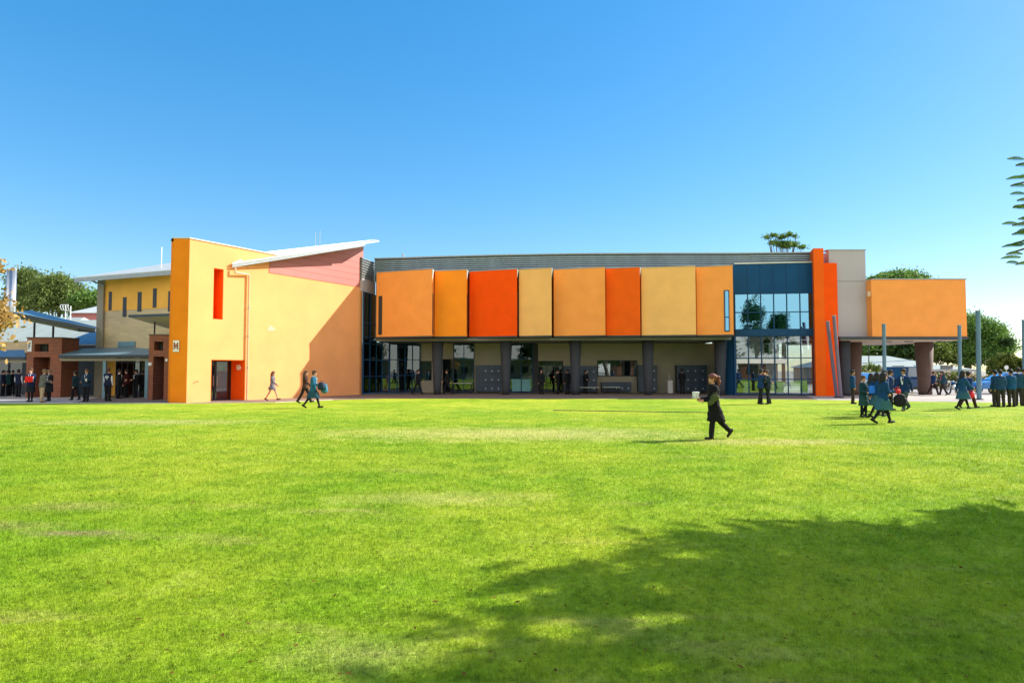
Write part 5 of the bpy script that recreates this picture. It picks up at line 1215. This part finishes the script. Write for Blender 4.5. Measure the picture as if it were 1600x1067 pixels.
WALK = dict(legs=((.42, .10), (-.30, .22)), arms=((-.38, .2, .2), (.42, .16, .45)), feet=(.18, -.45), lean=.05)
WALK2 = dict(legs=((-.34, .25), (.36, .05)), arms=((.35, .1, .5), (-.4, .1, .15)), feet=(-.5, .15), lean=.04)
WALKH = dict(legs=((.36, .08), (-.34, .30)), arms=((.2, .1, 1.4), (.15, .1, 1.5)), feet=(.15, -.5), lean=.05)
SHORTS = dict(legs=((.18, .05), (-.18, .15)), arms=((-.15, .1, .2), (.2, .1, .3)), feet=(.0, -.15), lean=.02)
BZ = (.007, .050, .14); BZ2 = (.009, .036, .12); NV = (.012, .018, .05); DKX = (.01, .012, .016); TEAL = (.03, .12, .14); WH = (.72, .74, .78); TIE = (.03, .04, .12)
GL, GR_, GO = 'students by the brick gateway', 'students crossing the lawn at the right', 'students under the overhang'
def item(name, label, cat, loc, rz=0): return lthing(name, label, cat, loc, None, rz)
# --- left group
pr = {}
person('student in a navy varsity vest with white sleeves at the far left, back turned', 28, 620, 100, STAND, 1.72, hair='black', top='vest', topc=NV, bottom='trousers', group=GL)
pr['red'] = person('student in a navy blazer holding a red folder before the brick gateway', 47, 627.5, -80, HOLD, 1.78, hair='brown', top='blazer', topc=(.012, .025, .08), bottom='skirt', botc=(.012, .02, .025), shirt=WH, tie=TIE, legc=DKX, group=GL)
person('adult in a grey cardigan and tan trousers, head bent, beside the red folder', 65, 628.5, 60, dict(HOLD, lean=.12, head=.35), 1.72, hair='fair', top='blazer', topc=(.13, .13, .115), bottom='trousers', botc=(.45, .33, .2), shoes=(.2, .12, .06), group=GL)
pr['pink'] = person('fair haired student in dark clothes with a pink bundle, right of the tan trousers', 76, 626.5, -95, HOLD, 1.70, hair='fair', top='blazer', topc=DKX, bottom='skirt', botc=(.015, .017, .02), shirt=WH, legc=DKX, group=GL)
person('student in a dark teal blazer walking past the shaded doorway', 117, 625, 170, SHORTS, 1.62, hair='black', top='blazer', topc=(.012, .035, .045), group=GL)
pr['cup'] = person('student in an open navy blazer and white shirt holding a cup', 134, 627.5, -75, HOLD, 1.74, hair='brown', top='blazer', topc=(.014, .035, .07), shirt=WH, tie=NV, group=GL)
person('tall student with a round pale emblem on the back of a navy varsity vest', 168, 626.5, 95, dict(STAND, legs=((.04, .03), (.02, .02))), 1.80, hair='brown', top='vest', topc=NV, vest='emblem', bottom='trousers', group=GL)
person('dark clothed student looking down right of the emblem vest', 185, 622.5, 30, dict(HOLD, head=.4), 1.72, hair='black', top='blazer', topc=DKX, shirt=WH, group=GL)
person('student in a dark maroon jumper beside the glass doors', 197, 621.5, 180, dict(STAND, head=.2), 1.72, hair='black', top='blazer', topc=(.06, .01, .015), group=GL)
person('student with white shirt front shaded beside the redder gateway', 212, 621, -120, HOLD, 1.70, hair='black', top='blazer', topc=DKX, shirt=WH, group=GL)
person('dark clothed student nearest the redder gateway', 222, 620.5, 150, STAND, 1.66, hair='black', top='blazer', topc=DKX, group=GL)
for px, py, hd, c_, lab in ((4, 619, 20, NV, 'shaded student in navy at the very left edge'), (12, 618.5, 200, TEAL, 'shaded student in dark teal second from the left edge'), (19, 618, -60, DKX, 'shaded student in black next to the varsity vest')):
    person(lab, px, py, hd, STAND, 1.66, hair='black', top='blazer', topc=c_, group=GL)
# --- middle
person('long haired girl in a grey dress with bare legs walking past the sunlit wall', 425, 626, 0, WALK, 1.62, 0, 'auburn', 2, 'dress', (.16, .15, .18), 'short_skirt', (.16, .15, .18), coatlen=.72, shoes=(.05, .02, .015), slim=.9)
person('long haired girl in dark brown walking half hidden behind the blue blazer', 476, 630, 5, WALK, 1.66, 0, 'brown', 2, 'blazer', (.05, .025, .02), 'trousers', (.02, .012, .012), slim=.92)
pr['bag'] = person('student in a teal blue blazer carrying bags across the lawn edge', 489, 637.5, 0, WALKH, 1.70, 0, 'brown', 0, 'blazer', (.018, .11, .20), 'skirt', (.02, .07, .11), shirt=WH, legc=DKX)
# --- under the overhang
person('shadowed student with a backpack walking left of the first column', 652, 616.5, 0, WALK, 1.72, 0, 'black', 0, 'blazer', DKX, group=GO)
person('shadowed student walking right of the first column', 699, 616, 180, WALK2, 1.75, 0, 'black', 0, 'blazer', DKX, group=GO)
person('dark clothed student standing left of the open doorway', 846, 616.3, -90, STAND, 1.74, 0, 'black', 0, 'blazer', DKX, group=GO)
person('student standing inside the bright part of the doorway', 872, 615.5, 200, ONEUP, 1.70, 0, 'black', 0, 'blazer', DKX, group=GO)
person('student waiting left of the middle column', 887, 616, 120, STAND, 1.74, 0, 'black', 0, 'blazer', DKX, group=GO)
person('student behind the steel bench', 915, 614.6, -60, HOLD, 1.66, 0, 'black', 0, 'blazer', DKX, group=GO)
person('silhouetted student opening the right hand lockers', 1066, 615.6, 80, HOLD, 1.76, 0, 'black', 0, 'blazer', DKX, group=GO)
for px, c_, lab in ((1204.5, DKX, 'person in black leaning at the balcony rail'), (1219.5, (.02, .30, .20), 'person in a green shirt leaning at the balcony rail')):
    q = CB(px, 1.1, bz+.285); person(lab, 0, 0, 90, HOLD, 1.68, 1, 'black', 0, 'shirt', c_, loc=q, group='people on the balcony')
# --- woman walking in the foreground
WOM = dict(legs=((.16, .04), (-.36, .42)), arms=((.16, .14, 1.25), (.12, .12, 1.35)), feet=(.05, -.95), lean=.02)
pr['woman'] = person('woman with a red brown ponytail in a long black coat walking left on the lawn', 1116, 686.5, 182, WOM, 1.60, 0, 'auburn', 1, 'coat', (.007, .007, .008), 'trousers', (.009, .010, .010), coatlen=.50, shoes=(.02, .015, .012), hi=True)
# --- pair before the curtain window
person('student in a blue blazer embracing another before the curtain window', 1189, 631.5, 10, dict(legs=((.12, .05), (-.15, .08)), arms=((.9, .15, .5), (.7, .15, .6)), lean=.06, feet=(0, -.1)), 1.72, 0, 'black', 0, 'blazer', BZ2)
person('student in black being embraced, one hand raised to the head', 1200, 631.5, 190, dict(legs=((.1, .05), (-.15, .1)), arms=((1.0, .2, 2.2), (.1, .1, .3)), lean=.05, feet=(0, -.1)), 1.68, 0, 'brown', 0, 'blazer', (.02, .03, .04), shirt=WH)
# --- right group
person('student in a blazer standing nearest the leaning poles', 1333, 631, -20, STAND, 1.68, 1, 'black', 0, 'blazer', BZ, botc=(.03, .022, .02), group=GR_)
pr['blue'] = person('short girl in a dark tunic carrying a bright blue folder', 1350, 652, -70, HOLD, 1.48, 0, 'brown', 0, 'blazer', (.012, .05, .065), 'skirt', (.02, .07, .075), legc=DKX, slim=.92, group=GR_)
person('girl in a blazer and teal skirt at the back of the cluster', 1371, 653, 5, WALK, 1.60, 0, 'black', 2, 'blazer', BZ, 'skirt', (.035, .10, .13), legc=DKX, slim=.93, group=GR_)
pr['front'] = person('long dark haired girl in a teal skirt leading the cluster with a black bag', 1381, 661.5, 0, WALKH, 1.64, 0, 'black', 2, 'blazer', BZ, 'skirt', (.04, .13, .16), legc=DKX, slim=.95, group=GR_)
person('girl with her back half turned between the blue folder and the cluster', 1362, 650, 20, WALK2, 1.58, 0, 'black', 2, 'blazer', (.008, .05, .10), 'skirt', (.03, .09, .12), legc=DKX, slim=.92, group=GR_)
person('shorter boy in a dark blazer half hidden in the middle of the cluster', 1384, 646, -10, STAND, 1.66, 1, 'black', 0, 'blazer', BZ2, group=GR_)
person('boy in a white edged blazer behind the black bag', 1392, 641, -30, ONEUP, 1.68, 1, 'black', 0, 'blazer', BZ2, shirt=WH, group=GR_)
person('tall boy in a blue blazer striding with his legs wide apart', 1414, 642, -150, dict(WALK, legs=((.34, .06), (-.38, .35))), 1.78, 1, 'black', 0, 'blazer', BZ2, botc=(.045, .075, .075), shirt=WH, group=GR_)
person('student walking on the pavement right of the thick brown column', 1459, 617.5, 0, WALK2, 1.62, 0, 'brown', 0, 'blazer', BZ2, botc=(.03, .02, .02), group=GR_)
person('student with a pink scarf walking on the pavement left of the motorcycle', 1474, 618, 180, WALK, 1.62, 0, 'black', 2, 'blazer', (.02, .06, .1), botc=(.03, .02, .02), shirt=(.55, .15, .2), group=GR_)
person('dark haired student striding left of the pole at the amber box edge', 1505, 640.5, 0, WALK, 1.66, 0, 'black', 2, 'blazer', (.012, .065, .16), 'skirt', (.03, .10, .16), legc=DKX, group=GR_)
pr['redbag'] = person('student walking behind the strider with a red bag', 1514, 638, 5, WALK2, 1.64, 0, 'black', 0, 'blazer', BZ2, botc=(.05, .02, .02), group=GR_)
person('student with back turned nearest the tallest pole', 1556, 635, 110, STAND, 1.68, 0, 'black', 0, 'blazer', (.015, .06, .13), botc=(.05, .04, .04), group=GR_)
person('student with back turned, between the pole\'s nearest student and the teal blazer', 1564.5, 636, 75, STAND, 1.70, 0, 'black', 0, 'blazer', (.015, .055, .13), botc=(.04, .035, .03), group=GR_)
person('broad student with a pale shirt hem showing under a teal blazer', 1581, 635.5, 85, STAND, 1.72, 0, 'black', 0, 'blazer', (.010, .075, .19), botc=(.04, .035, .03), group=GR_)
person('tall student next to the right picture edge', 1592.5, 634, 60, STAND, 1.80, 0, 'black', 0, 'blazer', (.015, .06, .12), botc=(.04, .035, .03), shirt=WH, group=GR_)
person('student cut off by the right picture edge', 1603, 634, 130, STAND, 1.72, 0, 'black', 0, 'blazer', (.015, .06, .12), botc=(.03, .03, .03), group=GR_)
# --- held things
def held(key, arm, d=(.06, 0, 0)):
    t, f, W_ = pr[key]; sh, e, w, d2 = f.arms[arm]; return W_(w+d2*.10+Vector(d)), t.rotation_euler.z
def folder(key, label, c_, sz=(.05, .30, .24), name='folder', cat='folder', arm=0, d=(.03, -.08, .0)):
    p, rz = held(key, arm, d); t = lthing(name, label, cat, p, None, rz); m_ = CM(c_, .6); a, b, h = sz
    MB().box(-a/2, -b/2, -h/2, a/2, b/2, h/2).obj('cover', m_, t, bevel=.01); MB().box(-a*.3, -b/2+.01, -h/2+.01, a*.3, b/2+.004, h/2-.01).obj('pages', M['white'], t); return t
folder('red', 'bright red folder held by the student before the brick gateway', (.75, .015, .012), (.08, .38, .30), d=(.06, .02, .05))
folder('pink', 'pink bundle held at the chest beside the brick gateway', (.6, .22, .28), (.08, .26, .14), 'bundle', 'bundle')
folder('blue', 'bright blue folder carried by the short girl', (.02, .16, .75), (.06, .36, .28), d=(.08, -.1, .06))
def cup(p, label, name='paper_cup'):
    t = lthing(name, label, 'cup', p); MB().lathe((0, 0, -.06), [(.03, 0), (.04, .11)], 16).obj('cup', M['white'], t); MB().lathe((0, 0, .052), [(.043, 0), (.043, .012), (.036, .02)], 16).obj('lid', M['lamp_white'], t)
cup(held('cup', 0, (.03, 0, .04))[0], 'small white cup held beside the open navy blazer')
# carried by the woman: white tray with cups, olive bag on the elbow
t_, f_, W_ = pr['woman']; rz = t_.rotation_euler.z
p = W_(f_.arms[1][2]+f_.arms[1][3]*.10+Vector((.05, .0, .035)))
tr_ = lthing('cup_tray', 'pale cardboard cup tray held out by the walking woman', 'tray', p, None, rz); tr_.scale = (.8, .8, .8)
MB().prism([(-.07, -.11, 0), (.09, -.11, 0), (.10, -.12, .055), (-.08, -.12, .055)], (0, .24, 0)).obj('tray', CM((.62, .55, .47)), tr_, bevel=.008)
for i, (x, y) in enumerate(((-.03, -.055), (.05, -.055), (-.03, .055), (.05, .055))):
    q = tr_.matrix_basis @ Vector((x, y, .115)); cup(q, ['front left', 'front right', 'back left', 'back right'][i]+' white takeaway cup in the woman\'s tray')
sh, e, w, d2 = f_.arms[0]
p = W_(e+Vector((.06, .09, .02))); bg_ = lthing('shoulder_bag', 'olive green soft bag hung over the woman\'s forearm', 'bag', p, None, rz); bg_.scale = (.85, .85, .85)
b = MB(); b.ball((-.07, 0, .03), .11, .045, .06, 14, 9); b.ball((-.01, 0, -.02), .085, .05, .07, 14, 9); b.ball((.05, 0, -.09), .07, .045, .07, 14, 9); b.ball((.09, 0, -.14), .06, .04, .055, 14, 9)
me = remesh(b, 'bag_body', CM((.07, .09, .03)), .010, 1, .06); o = bpy.data.objects.new('bag_body', me); COL.objects.link(o); o.parent = bg_
MB().path([(-.12, .02, .08), (-.05, .03, .16), (.05, .03, .10), (.1, .02, -.08)], .010, 6).obj('strap', CM((.07, .09, .03)), bg_)
def soft_bag(key, label, c_, r=(.14, .12, .2), arm=0, d=(.02, 0, -.25), name='carry_bag'):
    p, rz = held(key, arm, d); t = lthing(name, label, 'bag', p, None, rz); b = MB(); b.ball((0, 0, 0), *r, 16, 10); b.ball((0, 0, -r[2]*.45), r[0]*1.05, r[1], r[2]*.6, 14, 9)
    o = bpy.data.objects.new('bag_body', remesh(b, 'bag_body', CM(c_, .7), .012, 1, .06)); COL.objects.link(o); o.parent = t
    MB().path([(-.06, 0, r[2]*.9), (-.05, 0, r[2]+.07), (.05, 0, r[2]+.07), (.06, 0, r[2]*.9)], .009, 6).obj('handle', CM(c_, .7), t); return t
soft_bag('front', 'bulging black bag carried low by the front girl of the cluster', (.012, .014, .018), (.20, .12, .19), 1, (.10, 0, -.30))
soft_bag('front', 'small red pouch above the black bag', (.6, .03, .04), (.09, .07, .06), 1, (.02, 0, .0), 'pouch')
soft_bag('redbag', 'red bag carried beside the striding student', (.65, .03, .05), (.10, .08, .13), 1, (.18, 0, -.12))
soft_bag('bag', 'pale blue carry bag held by the teal blazer', (.05, .19, .30), (.14, .10, .2), 0, (.06, 0, -.18))
soft_bag('bag', 'navy sports bag held by the teal blazer', (.015, .03, .06), (.15, .11, .16), 1, (.0, 0, -.08), 'sports_bag')
for k in ('_loc', '_f'):
    for o in bpy.data.objects:
        if k in o: del o[k]
